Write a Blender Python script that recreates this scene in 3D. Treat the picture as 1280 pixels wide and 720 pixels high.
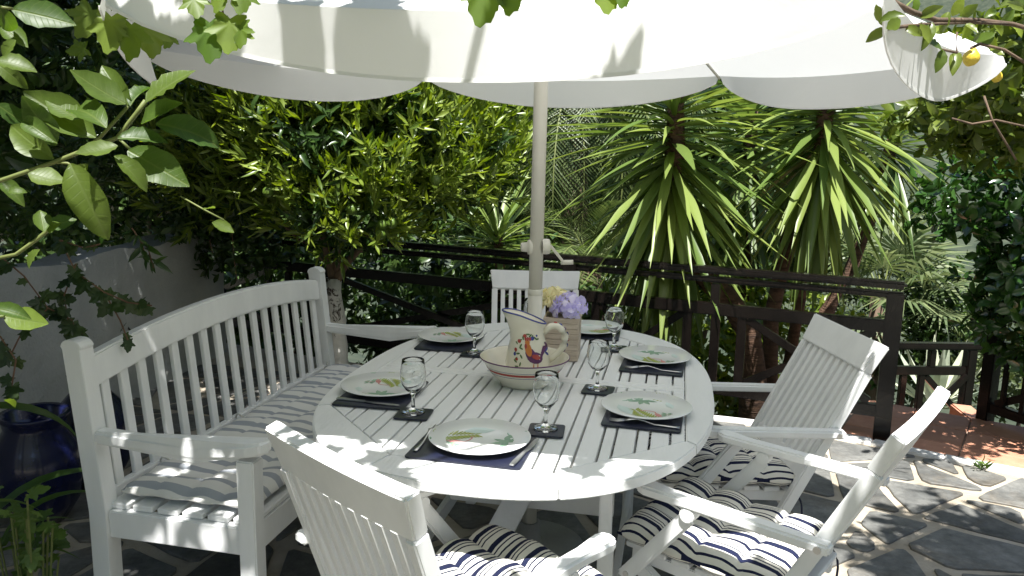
import bpy, bmesh, math, random
import numpy as np
from mathutils import Vector, Matrix
R = math.radians
random.seed(7); rng = np.random.default_rng(7)
S = bpy.context.scene; COL = S.collection
for o in list(bpy.data.objects): bpy.data.objects.remove(o)

# ------------------------------------------------------------------ camera
F_PX, CAM_H, PITCH, ROLL = 985., 1.50, math.atan(169/985), R(1.15)
def ray(x, y):
    u, v = x-640, y-360
    c, s = math.cos(ROLL), math.sin(ROLL)
    d = (c*u+s*v, F_PX, -(-s*u+c*v))
    cp, sp = math.cos(PITCH), math.sin(PITCH)
    return Vector((d[0], d[1]*cp+d[2]*sp, -d[1]*sp+d[2]*cp))
def P(x, y, z=0.):                       # pixel -> point at height z
    d = ray(x, y); t = (z-CAM_H)/d.z; return Vector((d.x*t, d.y*t, z))
def PD(x, y, dist):                      # pixel -> point at distance dist along +Y
    d = ray(x, y); t = dist/d.y; return Vector((d.x*t, dist, CAM_H+d.z*t))
cam = bpy.data.cameras.new('camera'); cam.sensor_width = 36; cam.lens = 36*F_PX/1280
cam.clip_start = .02; cam.clip_end = 2000
co = bpy.data.objects.new('camera', cam); COL.objects.link(co); S.camera = co
o0 = ray(640, 360); X = (ray(641, 360)-o0).normalized(); Z = -o0.normalized(); Y = Z.cross(X)
co.matrix_world = Matrix(((X.x, Y.x, Z.x, 0), (X.y, Y.y, Z.y, 0), (X.z, Y.z, Z.z, CAM_H), (0, 0, 0, 1)))

# ------------------------------------------------------------------ light
SH = Vector((.04, .42, -1.)).normalized()          # direction the sunlight travels
elev = math.asin(-SH.z); azim = math.atan2(-SH.x, -SH.y)    # azimuth of the sun from +Y towards +X
W = bpy.data.worlds.new('World'); S.world = W; W.use_nodes = True
nt = W.node_tree; sky = nt.nodes.new('ShaderNodeTexSky'); sky.sky_type = 'NISHITA'; sky.sun_disc = False
sky.sun_elevation = elev; sky.sun_rotation = azim
nt.links.new(sky.outputs[0], nt.nodes['Background'].inputs[0]); nt.nodes['Background'].inputs[1].default_value = .085
sl = bpy.data.lights.new('sun', 'SUN'); sl.energy = 5.0; sl.angle = R(.53); sl.color = (1, .985, .95)
so = bpy.data.objects.new('sun', sl); COL.objects.link(so); so.rotation_euler = SH.to_track_quat('-Z', 'Y').to_euler()
S.view_settings.view_transform = 'Standard'; S.view_settings.look = 'None'
S.view_settings.gamma = 1; S.view_settings.use_curve_mapping = False; S.view_settings.exposure = 1.22
S.render.engine = 'CYCLES'
S.cycles.max_bounces = 10; S.cycles.transparent_max_bounces = 12; S.cycles.diffuse_bounces = 5

# ------------------------------------------------------------------ materials
def new_mat(name):
    m = bpy.data.materials.new(name); m.use_nodes = True
    return m, m.node_tree, m.node_tree.nodes['Principled BSDF']
def N(t, kind, **kw):
    n = t.nodes.new(kind)
    for k, v in kw.items():
        if k in n.inputs: n.inputs[k].default_value = v
        else: setattr(n, k, v)
    return n
def ramp(t, src, stops):
    r = t.nodes.new('ShaderNodeValToRGB'); e = r.color_ramp.elements
    while len(e) < len(stops): e.new(.5)
    for i, (p, c) in enumerate(stops): e[i].position = p; e[i].color = (*c, 1)
    t.links.new(src, r.inputs[0]); return r
def surf(name, c1, c2=None, rough=.5, scale=6., bump=.0, bscale=60., stretch=(1, 1, 1), metal=0., rand=0., coat=0., spec=.5):
    m, t, b = new_mat(name)
    c2 = c2 or c1
    tc = N(t, 'ShaderNodeTexCoord'); mp = N(t, 'ShaderNodeMapping'); mp.inputs['Scale'].default_value = stretch
    if rand:      # shift the pattern per piece so that alike pieces do not repeat it
        ol = N(t, 'ShaderNodeObjectInfo'); va = N(t, 'ShaderNodeVectorMath', operation='MULTIPLY_ADD'); va.inputs[1].default_value = (3.7, 3.7, 3.7)
        t.links.new(ol.outputs['Location'], va.inputs[0]); t.links.new(tc.outputs['Object'], va.inputs[2]); t.links.new(va.outputs[0], mp.inputs[0])
    else: t.links.new(tc.outputs['Object'], mp.inputs[0])
    n = N(t, 'ShaderNodeTexNoise', Scale=scale, Detail=6., Roughness=.6); t.links.new(mp.outputs[0], n.inputs['Vector'])
    r = ramp(t, n.outputs[0], [(.32, c1), (.68, c2)])
    out = r.outputs[0]
    if rand:
        oi = N(t, 'ShaderNodeObjectInfo'); hs = N(t, 'ShaderNodeHueSaturation')
        mr = N(t, 'ShaderNodeMapRange'); mr.inputs[3].default_value = 1-rand; mr.inputs[4].default_value = 1+rand
        t.links.new(oi.outputs['Random'], mr.inputs[0]); t.links.new(mr.outputs[0], hs.inputs['Value'])
        t.links.new(out, hs.inputs['Color']); out = hs.outputs[0]
    t.links.new(out, b.inputs['Base Color'])
    b.inputs['Roughness'].default_value = rough; b.inputs['Metallic'].default_value = metal
    b.inputs['Coat Weight'].default_value = coat; b.inputs['Specular IOR Level'].default_value = spec
    if bump:
        n2 = N(t, 'ShaderNodeTexNoise', Scale=bscale, Detail=5.); t.links.new(mp.outputs[0], n2.inputs['Vector'])
        bp = N(t, 'ShaderNodeBump', Strength=bump, Distance=.01); t.links.new(n2.outputs[0], bp.inputs['Height'])
        t.links.new(bp.outputs[0], b.inputs['Normal'])
    return m
def leafm(name, c1, c2, rough=.4, trans=.35, tcol=None, spec=.5):
    m, t, b = new_mat(name)
    g = N(t, 'ShaderNodeNewGeometry'); oi = N(t, 'ShaderNodeObjectInfo')
    ad = N(t, 'ShaderNodeMath', operation='ADD'); fr = N(t, 'ShaderNodeMath', operation='FRACT')
    t.links.new(g.outputs['Random Per Island'], ad.inputs[0]); t.links.new(oi.outputs['Random'], ad.inputs[1])
    t.links.new(ad.outputs[0], fr.inputs[0])
    r = ramp(t, fr.outputs[0], [(0, c1), (.85, c2), (1., tuple(min(1, x*1.25) for x in c2))])
    t.links.new(r.outputs[0], b.inputs['Base Color']); b.inputs['Roughness'].default_value = rough
    b.inputs['Specular IOR Level'].default_value = spec
    tr = N(t, 'ShaderNodeBsdfTranslucent'); mx = N(t, 'ShaderNodeMixShader'); mx.inputs[0].default_value = trans
    hs = N(t, 'ShaderNodeHueSaturation', Value=1.7, Saturation=1.15, Hue=.497)
    t.links.new(r.outputs[0], hs.inputs['Color']); t.links.new(hs.outputs[0], tr.inputs[0])
    t.links.new(b.outputs[0], mx.inputs[1]); t.links.new(tr.outputs[0], mx.inputs[2])
    t.links.new(mx.outputs[0], t.nodes['Material Output'].inputs[0]); return m
M = {}
M['paint'] = surf('white_paint', (.73, .735, .735), (.82, .825, .82), .42, 9, .07, 90, (1, 1, .25))
M['paint2'] = surf('table_paint', (.74, .745, .74), (.83, .835, .83), .4, 7, .2, 80, (1, .2, 1))
M['pole'] = surf('cream_metal', (.62, .60, .53), (.70, .68, .61), .4, 5)
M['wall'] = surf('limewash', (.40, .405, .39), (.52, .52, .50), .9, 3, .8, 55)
M['kerb'] = surf('white_kerb', (.55, .53, .49), (.80, .79, .76), .85, 8, .6, 30)
M['slate'] = surf('slate', (.078, .079, .075), (.185, .182, .168), .62, 4.5, .5, 34, rand=.28)
def slate_extra(m):
    t = m.node_tree; b = t.nodes['Principled BSDF']; src = b.inputs['Base Color'].links[0].from_socket
    mp = next(n for n in t.nodes if n.type == 'MAPPING')
    n1 = N(t, 'ShaderNodeTexNoise', Scale=2.3, Detail=8., Roughness=.7, Distortion=.7); t.links.new(mp.outputs[0], n1.inputs['Vector'])
    r = ramp(t, n1.outputs[0], [(.52, (0, 0, 0)), (.72, (.65, .65, .65))])
    mc = N(t, 'ShaderNodeMix', data_type='RGBA'); t.links.new(r.outputs[0], mc.inputs[0]); t.links.new(src, mc.inputs[6]); mc.inputs[7].default_value = (.15, .115, .075, 1)
    n2 = N(t, 'ShaderNodeTexNoise', Scale=16., Detail=8., Roughness=.75); t.links.new(mp.outputs[0], n2.inputs['Vector'])
    r2 = ramp(t, n2.outputs[0], [(.3, (.62, .62, .62)), (.7, (1.3, 1.3, 1.3))]); r2.color_ramp.elements[1].color = (1.35, 1.35, 1.35, 1)
    mm = N(t, 'ShaderNodeMix', data_type='RGBA', blend_type='MULTIPLY'); mm.inputs[0].default_value = 1; t.links.new(mc.outputs[2], mm.inputs[6]); t.links.new(r2.outputs[0], mm.inputs[7])
    t.links.new(mm.outputs[2], b.inputs['Base Color'])
slate_extra(M['slate'])
M['mortar'] = surf('mortar', (.30, .25, .18), (.52, .46, .37), .9, 3.2, .7, 45)
M['terra'] = surf('terracotta', (.42, .185, .11), (.56, .28, .18), .7, 6, .3, 50, rand=.15)
M['grout'] = surf('grout', (.30, .22, .16), (.4, .3, .24), .9)
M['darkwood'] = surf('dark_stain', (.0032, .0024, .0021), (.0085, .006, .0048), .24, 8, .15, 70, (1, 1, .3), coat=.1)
M['bark'] = surf('bark', (.055, .036, .024), (.17, .115, .075), .9, 14, 1., 40, (1, 1, .35))
M['yuccabark'] = surf('yucca_bark', (.055, .030, .020), (.18, .10, .06), .9, 18, 1., 45, (.5, .5, 2))
M['limebark'] = None
M['steel'] = surf('steel', (.62, .62, .62), None, .28, metal=1.)
M['navy'] = surf('navy_cork', (.008, .010, .028), (.014, .017, .04), .32, 40, coat=.15)
M['china'] = surf('china', (.80, .81, .81), (.84, .845, .845), .16, 3, coat=.4)
M['cream'] = surf('cream_glaze', (.74, .70, .58), (.79, .75, .64), .2, 4, coat=.4)
M['blueline'] = surf('blue_glaze', (.06, .07, .27), None, .25)
M['redline'] = surf('red_glaze', (.40, .06, .05), None, .25)
M['purple'] = surf('plum_glaze', (.11, .03, .11), None, .3)
M['orange'] = surf('orange_glaze', (.52, .17, .03), None, .3)
M['pgreen'] = surf('green_glaze', (.08, .15, .04), None, .3)
M['fern'] = surf('fern_print', (.46, .47, .12), (.27, .35, .10), .25, 30)
M['teal'] = surf('teal_print', (.20, .34, .25), (.32, .45, .34), .25, 30)
M['pink'] = surf('pink_print', (.66, .26, .26), (.6, .32, .30), .25)
M['wash'] = surf('wash_print', (.58, .70, .70), (.66, .75, .72), .2, 10)
M['crate'] = surf('crate_wood', (.48, .39, .30), (.68, .58, .48), .75, 10, .5, 60, (1, 1, 12))
M['lilac'] = leafm('lilac_petal', (.56, .51, .78), (.76, .72, .90), .6, .3)
M['creamp'] = leafm('cream_petal', (.74, .68, .40), (.80, .76, .52), .6, .3)
M['pistil'] = surf('flower_eye', (.5, .55, .15), None, .6)
M['lemon'] = surf('lemon_skin', (.55, .38, .03), (.66, .50, .06), .4, 8, .3, 120)
M['unripe'] = surf('green_orange_skin', (.05, .10, .012), (.10, .16, .02), .4, 8, .3, 120)
M['bluepot'] = surf('cobalt_glaze', (.004, .006, .036), (.008, .011, .055), .22, 4, coat=.3)
M['iron'] = surf('wrought_iron', (.015, .013, .012), (.03, .025, .02), .6, 20)
M['tie'] = surf('tie_cord', (.02, .022, .05), None, .8)
M['tie2'] = surf('pale_tie', (.55, .54, .5), None, .8)
M['soil'] = surf('soil', (.035, .026, .018), (.07, .05, .035), .95)
M['stem'] = surf('green_stem', (.10, .14, .035), (.16, .17, .05), .6)
M['brownstem'] = surf('brown_stem', (.10, .05, .03), (.16, .09, .05), .7)
M['ply'] = surf('weight', (.25, .25, .24), (.33, .33, .32), .7, 5, .3, 60)
M['citrus'] = leafm('citrus_leaf', (.060, .115, .022), (.115, .17, .035), .3, .4)
def veined(name, c1, c2, vein, rough, trans):
    m = leafm(name, c1, c2, rough, trans, spec=.35); t = m.node_tree; b = t.nodes['Principled BSDF']
    tc = N(t, 'ShaderNodeTexCoord'); sx = N(t, 'ShaderNodeSeparateXYZ'); t.links.new(tc.outputs['Object'], sx.inputs[0])
    ab = N(t, 'ShaderNodeMath', operation='ABSOLUTE'); t.links.new(sx.outputs[0], ab.inputs[0])
    mid = N(t, 'ShaderNodeMapRange'); mid.inputs[1].default_value = .004; mid.inputs[2].default_value = .022; mid.inputs[3].default_value = 1; mid.inputs[4].default_value = 0
    t.links.new(ab.outputs[0], mid.inputs[0])
    k = N(t, 'ShaderNodeMath', operation='MULTIPLY_ADD'); k.inputs[1].default_value = -.75; t.links.new(ab.outputs[0], k.inputs[0]); t.links.new(sx.outputs[1], k.inputs[2])
    sn = N(t, 'ShaderNodeMath', operation='MULTIPLY'); sn.inputs[1].default_value = 62.; t.links.new(k.outputs[0], sn.inputs[0])
    si = N(t, 'ShaderNodeMath', operation='SINE'); t.links.new(sn.outputs[0], si.inputs[0])
    sv = N(t, 'ShaderNodeMapRange'); sv.inputs[1].default_value = .86; sv.inputs[2].default_value = 1.; sv.inputs[3].default_value = 0; sv.inputs[4].default_value = .45; t.links.new(si.outputs[0], sv.inputs[0])
    mx = N(t, 'ShaderNodeMath', operation='MAXIMUM'); t.links.new(mid.outputs[0], mx.inputs[0]); t.links.new(sv.outputs[0], mx.inputs[1])
    src = b.inputs['Base Color'].links[0].from_socket
    nz_ = N(t, 'ShaderNodeTexNoise', Scale=5., Detail=4.); t.links.new(tc.outputs['Object'], nz_.inputs['Vector'])
    hv = N(t, 'ShaderNodeHueSaturation'); mr = N(t, 'ShaderNodeMapRange'); mr.inputs[3].default_value = .7; mr.inputs[4].default_value = 1.3; t.links.new(nz_.outputs[0], mr.inputs[0]); t.links.new(mr.outputs[0], hv.inputs['Value']); t.links.new(src, hv.inputs['Color'])
    mc = N(t, 'ShaderNodeMix', data_type='RGBA'); t.links.new(mx.outputs[0], mc.inputs[0]); t.links.new(hv.outputs[0], mc.inputs[6]); mc.inputs[7].default_value = (*vein, 1)
    t.links.new(mc.outputs[2], b.inputs['Base Color'])
    bp = N(t, 'ShaderNodeBump', Strength=.18, Distance=.004); bp.invert = True; t.links.new(mx.outputs[0], bp.inputs['Height']); t.links.new(bp.outputs[0], b.inputs['Normal'])
    return m
M['citrus'] = veined('citrus_leaf_veined', (.050, .098, .018), (.105, .150, .026), (.12, .165, .04), .42, .42)
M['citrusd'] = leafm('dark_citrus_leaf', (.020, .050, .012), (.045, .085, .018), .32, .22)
M['orangel'] = leafm('orange_tree_leaf', (.085, .14, .018), (.215, .275, .042), .34, .32)
M['hedge'] = leafm('hedge_leaf', (.026, .060, .014), (.065, .108, .024), .38, .25)
M['gloss'] = leafm('glossy_leaf', (.018, .055, .012), (.045, .105, .02), .2, .22, spec=.7)
M['lemonl'] = leafm('lemon_leaf', (.06, .10, .018), (.14, .18, .03), .34, .35)
M['vine'] = leafm('vine_leaf', (.075, .14, .02), (.15, .21, .035), .45, .45)
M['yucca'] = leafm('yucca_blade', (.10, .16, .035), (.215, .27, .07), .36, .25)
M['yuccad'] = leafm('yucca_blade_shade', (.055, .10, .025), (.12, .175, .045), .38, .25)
M['palm'] = leafm('palm_leaflet', (.045, .075, .022), (.11, .145, .045), .4, .25)
M['fan'] = leafm('fan_leaflet', (.08, .12, .045), (.17, .20, .09), .45, .3)
M['agave'] = leafm('agave_blade', (.26, .32, .24), (.46, .48, .34), .5, .1)
M['ivy'] = leafm('ivy_leaf', (.020, .045, .014), (.045, .075, .02), .4, .25)
M['pot_leaf'] = leafm('pot_leaf', (.05, .10, .02), (.10, .16, .03), .45, .3)
M['scrub'] = leafm('scrub_leaf', (.05, .08, .025), (.12, .15, .05), .55, .2)
def limebark():
    m, t, b = new_mat('limewashed_bark'); tc = N(t, 'ShaderNodeTexCoord')
    n = N(t, 'ShaderNodeTexNoise', Scale=11., Detail=9., Roughness=.72, Distortion=.8); t.links.new(tc.outputs['Object'], n.inputs['Vector'])
    sx = N(t, 'ShaderNodeSeparateXYZ'); t.links.new(tc.outputs['Object'], sx.inputs[0])
    a = N(t, 'ShaderNodeMath', operation='MULTIPLY_ADD'); a.inputs[1].default_value = .22; a.inputs[2].default_value = -.08
    t.links.new(sx.outputs[2], a.inputs[0]); a2 = N(t, 'ShaderNodeMath', operation='ADD')
    t.links.new(a.outputs[0], a2.inputs[0]); t.links.new(n.outputs[0], a2.inputs[1])
    r = ramp(t, a2.outputs[0], [(.58, (.62, .61, .57)), (.63, (.05, .036, .026))]); t.links.new(r.outputs[0], b.inputs['Base Color'])
    b.inputs['Roughness'].default_value = .9
    bp = N(t, 'ShaderNodeBump', Strength=.9, Distance=.02); t.links.new(n.outputs[0], bp.inputs['Height']); t.links.new(bp.outputs[0], b.inputs['Normal'])
    return m
M['limebark'] = limebark()
def fabric():
    m, t, b = new_mat('parasol_canvas'); tc = N(t, 'ShaderNodeTexCoord')
    n = N(t, 'ShaderNodeTexNoise', Scale=3., Detail=5.); t.links.new(tc.outputs['Object'], n.inputs['Vector'])
    r = ramp(t, n.outputs[0], [(.3, (.85, .85, .84)), (.7, (.885, .885, .875))]); t.links.new(r.outputs[0], b.inputs['Base Color'])
    b.inputs['Roughness'].default_value = .85; b.inputs['Specular IOR Level'].default_value = .1
    n2 = N(t, 'ShaderNodeTexNoise', Scale=220., Detail=2.); t.links.new(tc.outputs['Object'], n2.inputs['Vector'])
    n3 = N(t, 'ShaderNodeTexNoise', Scale=7., Detail=3., Distortion=.6); t.links.new(tc.outputs['Object'], n3.inputs['Vector'])
    bp = N(t, 'ShaderNodeBump', Strength=.035, Distance=.004); t.links.new(n2.outputs[0], bp.inputs['Height'])
    bp2 = N(t, 'ShaderNodeBump', Strength=.13, Distance=.02); t.links.new(n3.outputs[0], bp2.inputs['Height']); t.links.new(bp.outputs[0], bp2.inputs['Normal'])
    t.links.new(bp2.outputs[0], b.inputs['Normal'])
    tr = N(t, 'ShaderNodeBsdfTranslucent'); tr.inputs[0].default_value = (.84, .84, .81, 1)
    mx = N(t, 'ShaderNodeMixShader'); mx.inputs[0].default_value = .28
    t.links.new(b.outputs[0], mx.inputs[1]); t.links.new(tr.outputs[0], mx.inputs[2])
    t.links.new(mx.outputs[0], t.nodes['Material Output'].inputs[0]); return m
M['canvas'] = fabric()
M['hem'] = surf('hem_tape', (.52, .50, .44), (.60, .58, .52), .85)
def stripes(name, axis, period, bands, base, col):
    m, t, b = new_mat(name); tc = N(t, 'ShaderNodeTexCoord'); sx = N(t, 'ShaderNodeSeparateXYZ')
    t.links.new(tc.outputs['Object'], sx.inputs[0])
    n0 = N(t, 'ShaderNodeTexNoise', Scale=9.); t.links.new(tc.outputs['Object'], n0.inputs['Vector'])
    wob = N(t, 'ShaderNodeMath', operation='MULTIPLY_ADD'); wob.inputs[1].default_value = .008; t.links.new(n0.outputs[0], wob.inputs[0]); t.links.new(sx.outputs[axis], wob.inputs[2])
    dv = N(t, 'ShaderNodeMath', operation='DIVIDE'); dv.inputs[1].default_value = period; t.links.new(wob.outputs[0], dv.inputs[0])
    fr = N(t, 'ShaderNodeMath', operation='FRACT'); t.links.new(dv.outputs[0], fr.inputs[0])
    r = t.nodes.new('ShaderNodeValToRGB'); r.color_ramp.interpolation = 'CONSTANT'; e = r.color_ramp.elements
    st = [(0, base)]
    for a, z in bands: st += [(a, col), (z, base)]
    while len(e) < len(st): e.new(.5)
    for i, (p, c) in enumerate(st): e[i].position = p; e[i].color = (*c, 1)
    t.links.new(fr.outputs[0], r.inputs[0]); t.links.new(r.outputs[0], b.inputs['Base Color'])
    b.inputs['Roughness'].default_value = .9; b.inputs['Specular IOR Level'].default_value = .15
    n = N(t, 'ShaderNodeTexNoise', Scale=300.); t.links.new(tc.outputs['Object'], n.inputs['Vector'])
    bp = N(t, 'ShaderNodeBump', Strength=.2, Distance=.003); t.links.new(n.outputs[0], bp.inputs['Height']); t.links.new(bp.outputs[0], b.inputs['Normal'])
    return m
M['navystripe'] = stripes('navy_stripe_cotton', 0, .058, [(.12, .38), (.50, .57), (.72, .79)], (.70, .68, .61), (.014, .018, .048))
M['greystripe'] = stripes('grey_stripe_cotton', 0, .070, [(.1, .48)], (.68, .67, .64), (.34, .36, .39))
def glassm():
    m, t, b = new_mat('clear_glass'); b.inputs['Transmission Weight'].default_value = 1; b.inputs['Roughness'].default_value = .01; b.inputs['IOR'].default_value = 1.46
    b.inputs['Base Color'].default_value = (.97, .985, .98, 1); return m
M['glass'] = glassm()

# ------------------------------------------------------------------ mesh helpers
def tag(o, label=None, cat=None, group=None, kind=None):
    for k, v in (('label', label), ('category', cat), ('group', group), ('kind', kind)):
        if v: o[k] = v
    return o
def link(name, me, mat=None, parent=None, smooth=False):
    if mat and not me.materials: me.materials.append(M[mat])
    if smooth: me.polygons.foreach_set('use_smooth', [True]*len(me.polygons))
    o = bpy.data.objects.new(name, me); COL.objects.link(o)
    if parent is not None: o.parent = parent
    return o
def empty(name, loc=(0, 0, 0), rz=0.):
    o = bpy.data.objects.new(name, None); COL.objects.link(o); o.location = loc; o.rotation_euler = (0, 0, rz); o.empty_display_size = .1; return o
def pymesh(name, v, f):
    me = bpy.data.meshes.new(name); me.from_pydata([tuple(p) for p in v], [], f); me.update(); return me
class MB:
    def __init__(s): s.v = []; s.f = []
    def add(s, v, f): n = len(s.v); s.v += [Vector(p) for p in v]; s.f += [[i+n for i in q] for q in f]; return s
    def box(s, a, b):
        (x0, y0, z0), (x1, y1, z1) = a, b
        return s.add([(x0, y0, z0), (x1, y0, z0), (x1, y1, z0), (x0, y1, z0), (x0, y0, z1), (x1, y0, z1), (x1, y1, z1), (x0, y1, z1)],
                     [[0, 3, 2, 1], [4, 5, 6, 7], [0, 1, 5, 4], [1, 2, 6, 5], [2, 3, 7, 6], [3, 0, 4, 7]])
    def beam(s, p, q, w, h, side=None):       # bar from p to q; w along side, h across
        p, q = Vector(p), Vector(q); d = (q-p).normalized()
        sd = Vector(side) if side else Vector((1, 0, 0)); sd = (sd-d*sd.dot(d)).normalized(); up = d.cross(sd)
        c = []
        for o in (p, q):
            for a, b in ((-1, -1), (1, -1), (1, 1), (-1, 1)): c.append(o+sd*a*w/2+up*b*h/2)
        return s.add(c, [[3, 2, 1, 0], [4, 5, 6, 7], [0, 1, 5, 4], [1, 2, 6, 5], [2, 3, 7, 6], [3, 0, 4, 7]])
    def prism(s, poly, z0, z1):
        n = len(poly)
        return s.add([(x, y, z0) for x, y in poly]+[(x, y, z1) for x, y in poly],
                     [list(range(n-1, -1, -1)), list(range(n, 2*n))]+[[i, (i+1) % n, n+(i+1) % n, n+i] for i in range(n)])
    def tube(s, path, rad, n=8, cap=True):
        path = [Vector(p) for p in path]; k = len(path); rad = rad if hasattr(rad, '__len__') else [rad]*k
        v = []; up = Vector((0, 0, 1))
        for i, p in enumerate(path):
            d = (path[min(i+1, k-1)]-path[max(i-1, 0)]).normalized()
            a = d.cross(up if abs(d.z) < .95 else Vector((0, 1, 0))).normalized(); b = d.cross(a)
            for j in range(n): t = 2*math.pi*j/n; v.append(p+(a*math.cos(t)+b*math.sin(t))*rad[i])
        f = [[i*n+j, i*n+(j+1) % n, (i+1)*n+(j+1) % n, (i+1)*n+j] for i in range(k-1) for j in range(n)]
        if cap: f += [list(range(n-1, -1, -1)), [(k-1)*n+j for j in range(n)]]
        return s.add(v, f)
    def lathe(s, prof, n=28, c=(0, 0, 0)):    # list of (r,z)
        v = []; k = len(prof)
        for r_, z in prof:
            for j in range(n): t = 2*math.pi*j/n; v.append((c[0]+r_*math.cos(t), c[1]+r_*math.sin(t), c[2]+z))
        return s.add(v, [[i*n+j, i*n+(j+1) % n, (i+1)*n+(j+1) % n, (i+1)*n+j] for i in range(k-1) for j in range(n)])
    def mesh(s, name, bevel=0., seg=2):
        me = pymesh(name, s.v, s.f)
        bm = bmesh.new(); bm.from_mesh(me); bmesh.ops.recalc_face_normals(bm, faces=bm.faces)
        if bevel:
            ed = [e for e in bm.edges if len(e.link_faces) == 2 and e.calc_face_angle(0) > .5]
            bmesh.ops.bevel(bm, geom=ed, offset=bevel, segments=seg, affect='EDGES', clamp_overlap=True)
        bm.to_mesh(me); bm.free(); return me
    def build(s, name, mat, parent=None, bevel=0., seg=2, smooth=False):
        return link(name, s.mesh(name, bevel, seg), mat, parent, smooth)
def copy_tree(o, parent=None):
    c = o.copy(); COL.objects.link(c); c.parent = parent
    for ch in o.children: copy_tree(ch, c)
    return c
def bez(p0, p1, p2, n=8):
    p0, p1, p2 = map(Vector, (p0, p1, p2))
    return [p0*(1-t)**2+p1*2*t*(1-t)+p2*t*t for t in [i/n for i in range(n+1)]]
def clip(poly, nx, ny, c):          # keep nx*x+ny*y<=c
    out = []
    for i, p in enumerate(poly):
        q = poly[(i+1) % len(poly)]; a = nx*p[0]+ny*p[1]-c; b = nx*q[0]+ny*q[1]-c
        if a <= 0: out.append(p)
        if a*b < 0: t = a/(a-b); out.append((p[0]+(q[0]-p[0])*t, p[1]+(q[1]-p[1])*t))
    return out
# ---- leaves: templates along +Y, unit length, normal +Z
def strip(nseg, width, fold, curl, shape):
    v = []; f = []; a = 0.; y = z = 0.
    for i in range(nseg+1):
        t = i/nseg; w = width*shape(t)
        nz, ny = math.cos(a), -math.sin(a)
        v += [(-w/2, y+ny*fold*w, z+nz*fold*w), (0, y, z), (w/2, y+ny*fold*w, z+nz*fold*w)]
        a_step = curl/nseg; y += math.cos(a)/nseg; z += math.sin(a)/nseg; a += a_step
        if i < nseg:
            k = 3*i; f += [[k, k+1, k+4, k+3], [k+1, k+2, k+5, k+4]]
    return np.array(v), f
oval = lambda t: max(.03, math.sin(math.pi*min(1, t*.96+.02))**.75)
lance = lambda t: max(.03, math.sin(math.pi*t**.8)**.9)
blade = lambda t: (.55+.45*min(1, t*3))*max(.02, min(1, (1-t)*2.2))
T = {'oval': strip(3, .42, .18, -.5, oval), 'lance': strip(3, .24, .25, -.7, lance), 'broad': strip(3, .55, .15, -.35, oval), 'lanceup': strip(3, .22, .3, .6, lance)}
def lobed():
    pts = []
    lobes = [(-150, .34), (-128, .62), (-105, .44), (-82, .50), (-66, .86), (-46, .56), (-26, .72), (0, 1.0), (26, .72), (46, .56), (66, .86), (82, .50), (105, .44), (128, .62), (150, .34)]
    full = []
    for i, (a, r_) in enumerate(lobes):
        full.append((a, r_))
        if i < len(lobes)-1:
            a2, r2 = lobes[i+1]; full.append(((a*2+a2)/3, (r_*2+r2)/3*1.05)); full.append(((a+2*a2)/3, (r_+2*r2)/3*.95))
    v = [(0, .22, 0)]
    for a, r_ in full:
        x, y = math.sin(R(a))*r_*.62, .22+math.cos(R(a))*r_*.72
        v.append((x, y, -.10*(x*x+(y-.22)**2)*1.5+.035*math.cos(a*.13)))
    v.append((0, .10, 0))
    n = len(v)
    f = [[0, i, i+1] for i in range(1, n-1)]+[[0, n-1, 1]]
    return np.array(v), f
T['vine'] = lobed()
def basis(d, up):
    d = d/np.linalg.norm(d, axis=1, keepdims=True)
    s = np.cross(d, up); s /= np.linalg.norm(s, axis=1, keepdims=True)+1e-9
    return d, s, np.cross(s, d)
def scatter(name, tmpl, pos, dirs, ups, size, mat, parent=None, smooth=False):
    tv, tf = tmpl; d, s, u = basis(np.asarray(dirs, float), np.asarray(ups, float)); pos = np.asarray(pos, float)
    size = np.asarray(size)[:, None, None]
    V = (tv[None, :, 0:1]*s[:, None]+tv[None, :, 1:2]*d[:, None]+tv[None, :, 2:3]*u[:, None])*size+pos[:, None]
    n = len(pos); nv = len(tv); loops = np.concatenate([np.array(q) for q in tf]); lens = np.array([len(q) for q in tf])
    L = (loops[None]+np.arange(n)[:, None]*nv).ravel(); ln = np.tile(lens, n)
    me = bpy.data.meshes.new(name); me.vertices.add(n*nv); me.vertices.foreach_set('co', V.astype(np.float32).ravel())
    me.loops.add(len(L)); me.loops.foreach_set('vertex_index', L.astype(np.int32))
    me.polygons.add(len(ln)); st = np.concatenate([[0], np.cumsum(ln)[:-1]]); me.polygons.foreach_set('loop_start', st.astype(np.int32))
    me.update(calc_edges=True); return link(name, me, mat, parent, smooth)
def unit(n): v = rng.normal(size=(n, 3)); return v/np.linalg.norm(v, axis=1, keepdims=True)
def blob_points(blobs, n, shell=.55):
    """cluster centres and outward directions over a union of ellipsoids (cx,cy,cz,rx,ry,rz)"""
    B = np.array(blobs, float); vol = (B[:, 3]*B[:, 4]*B[:, 5])**(2/3); k = rng.choice(len(B), n, p=vol/vol.sum())
    u = unit(n); r = shell+(1-shell)*rng.random(n)**.6
    lump = 1+.16*np.sin(u[:, 0]*7+k)*np.sin(u[:, 1]*6+2*k)+.12*np.sin(u[:, 2]*9)
    p = B[k, :3]+u*B[k, 3:]*(r*lump)[:, None]
    return p, u
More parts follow.
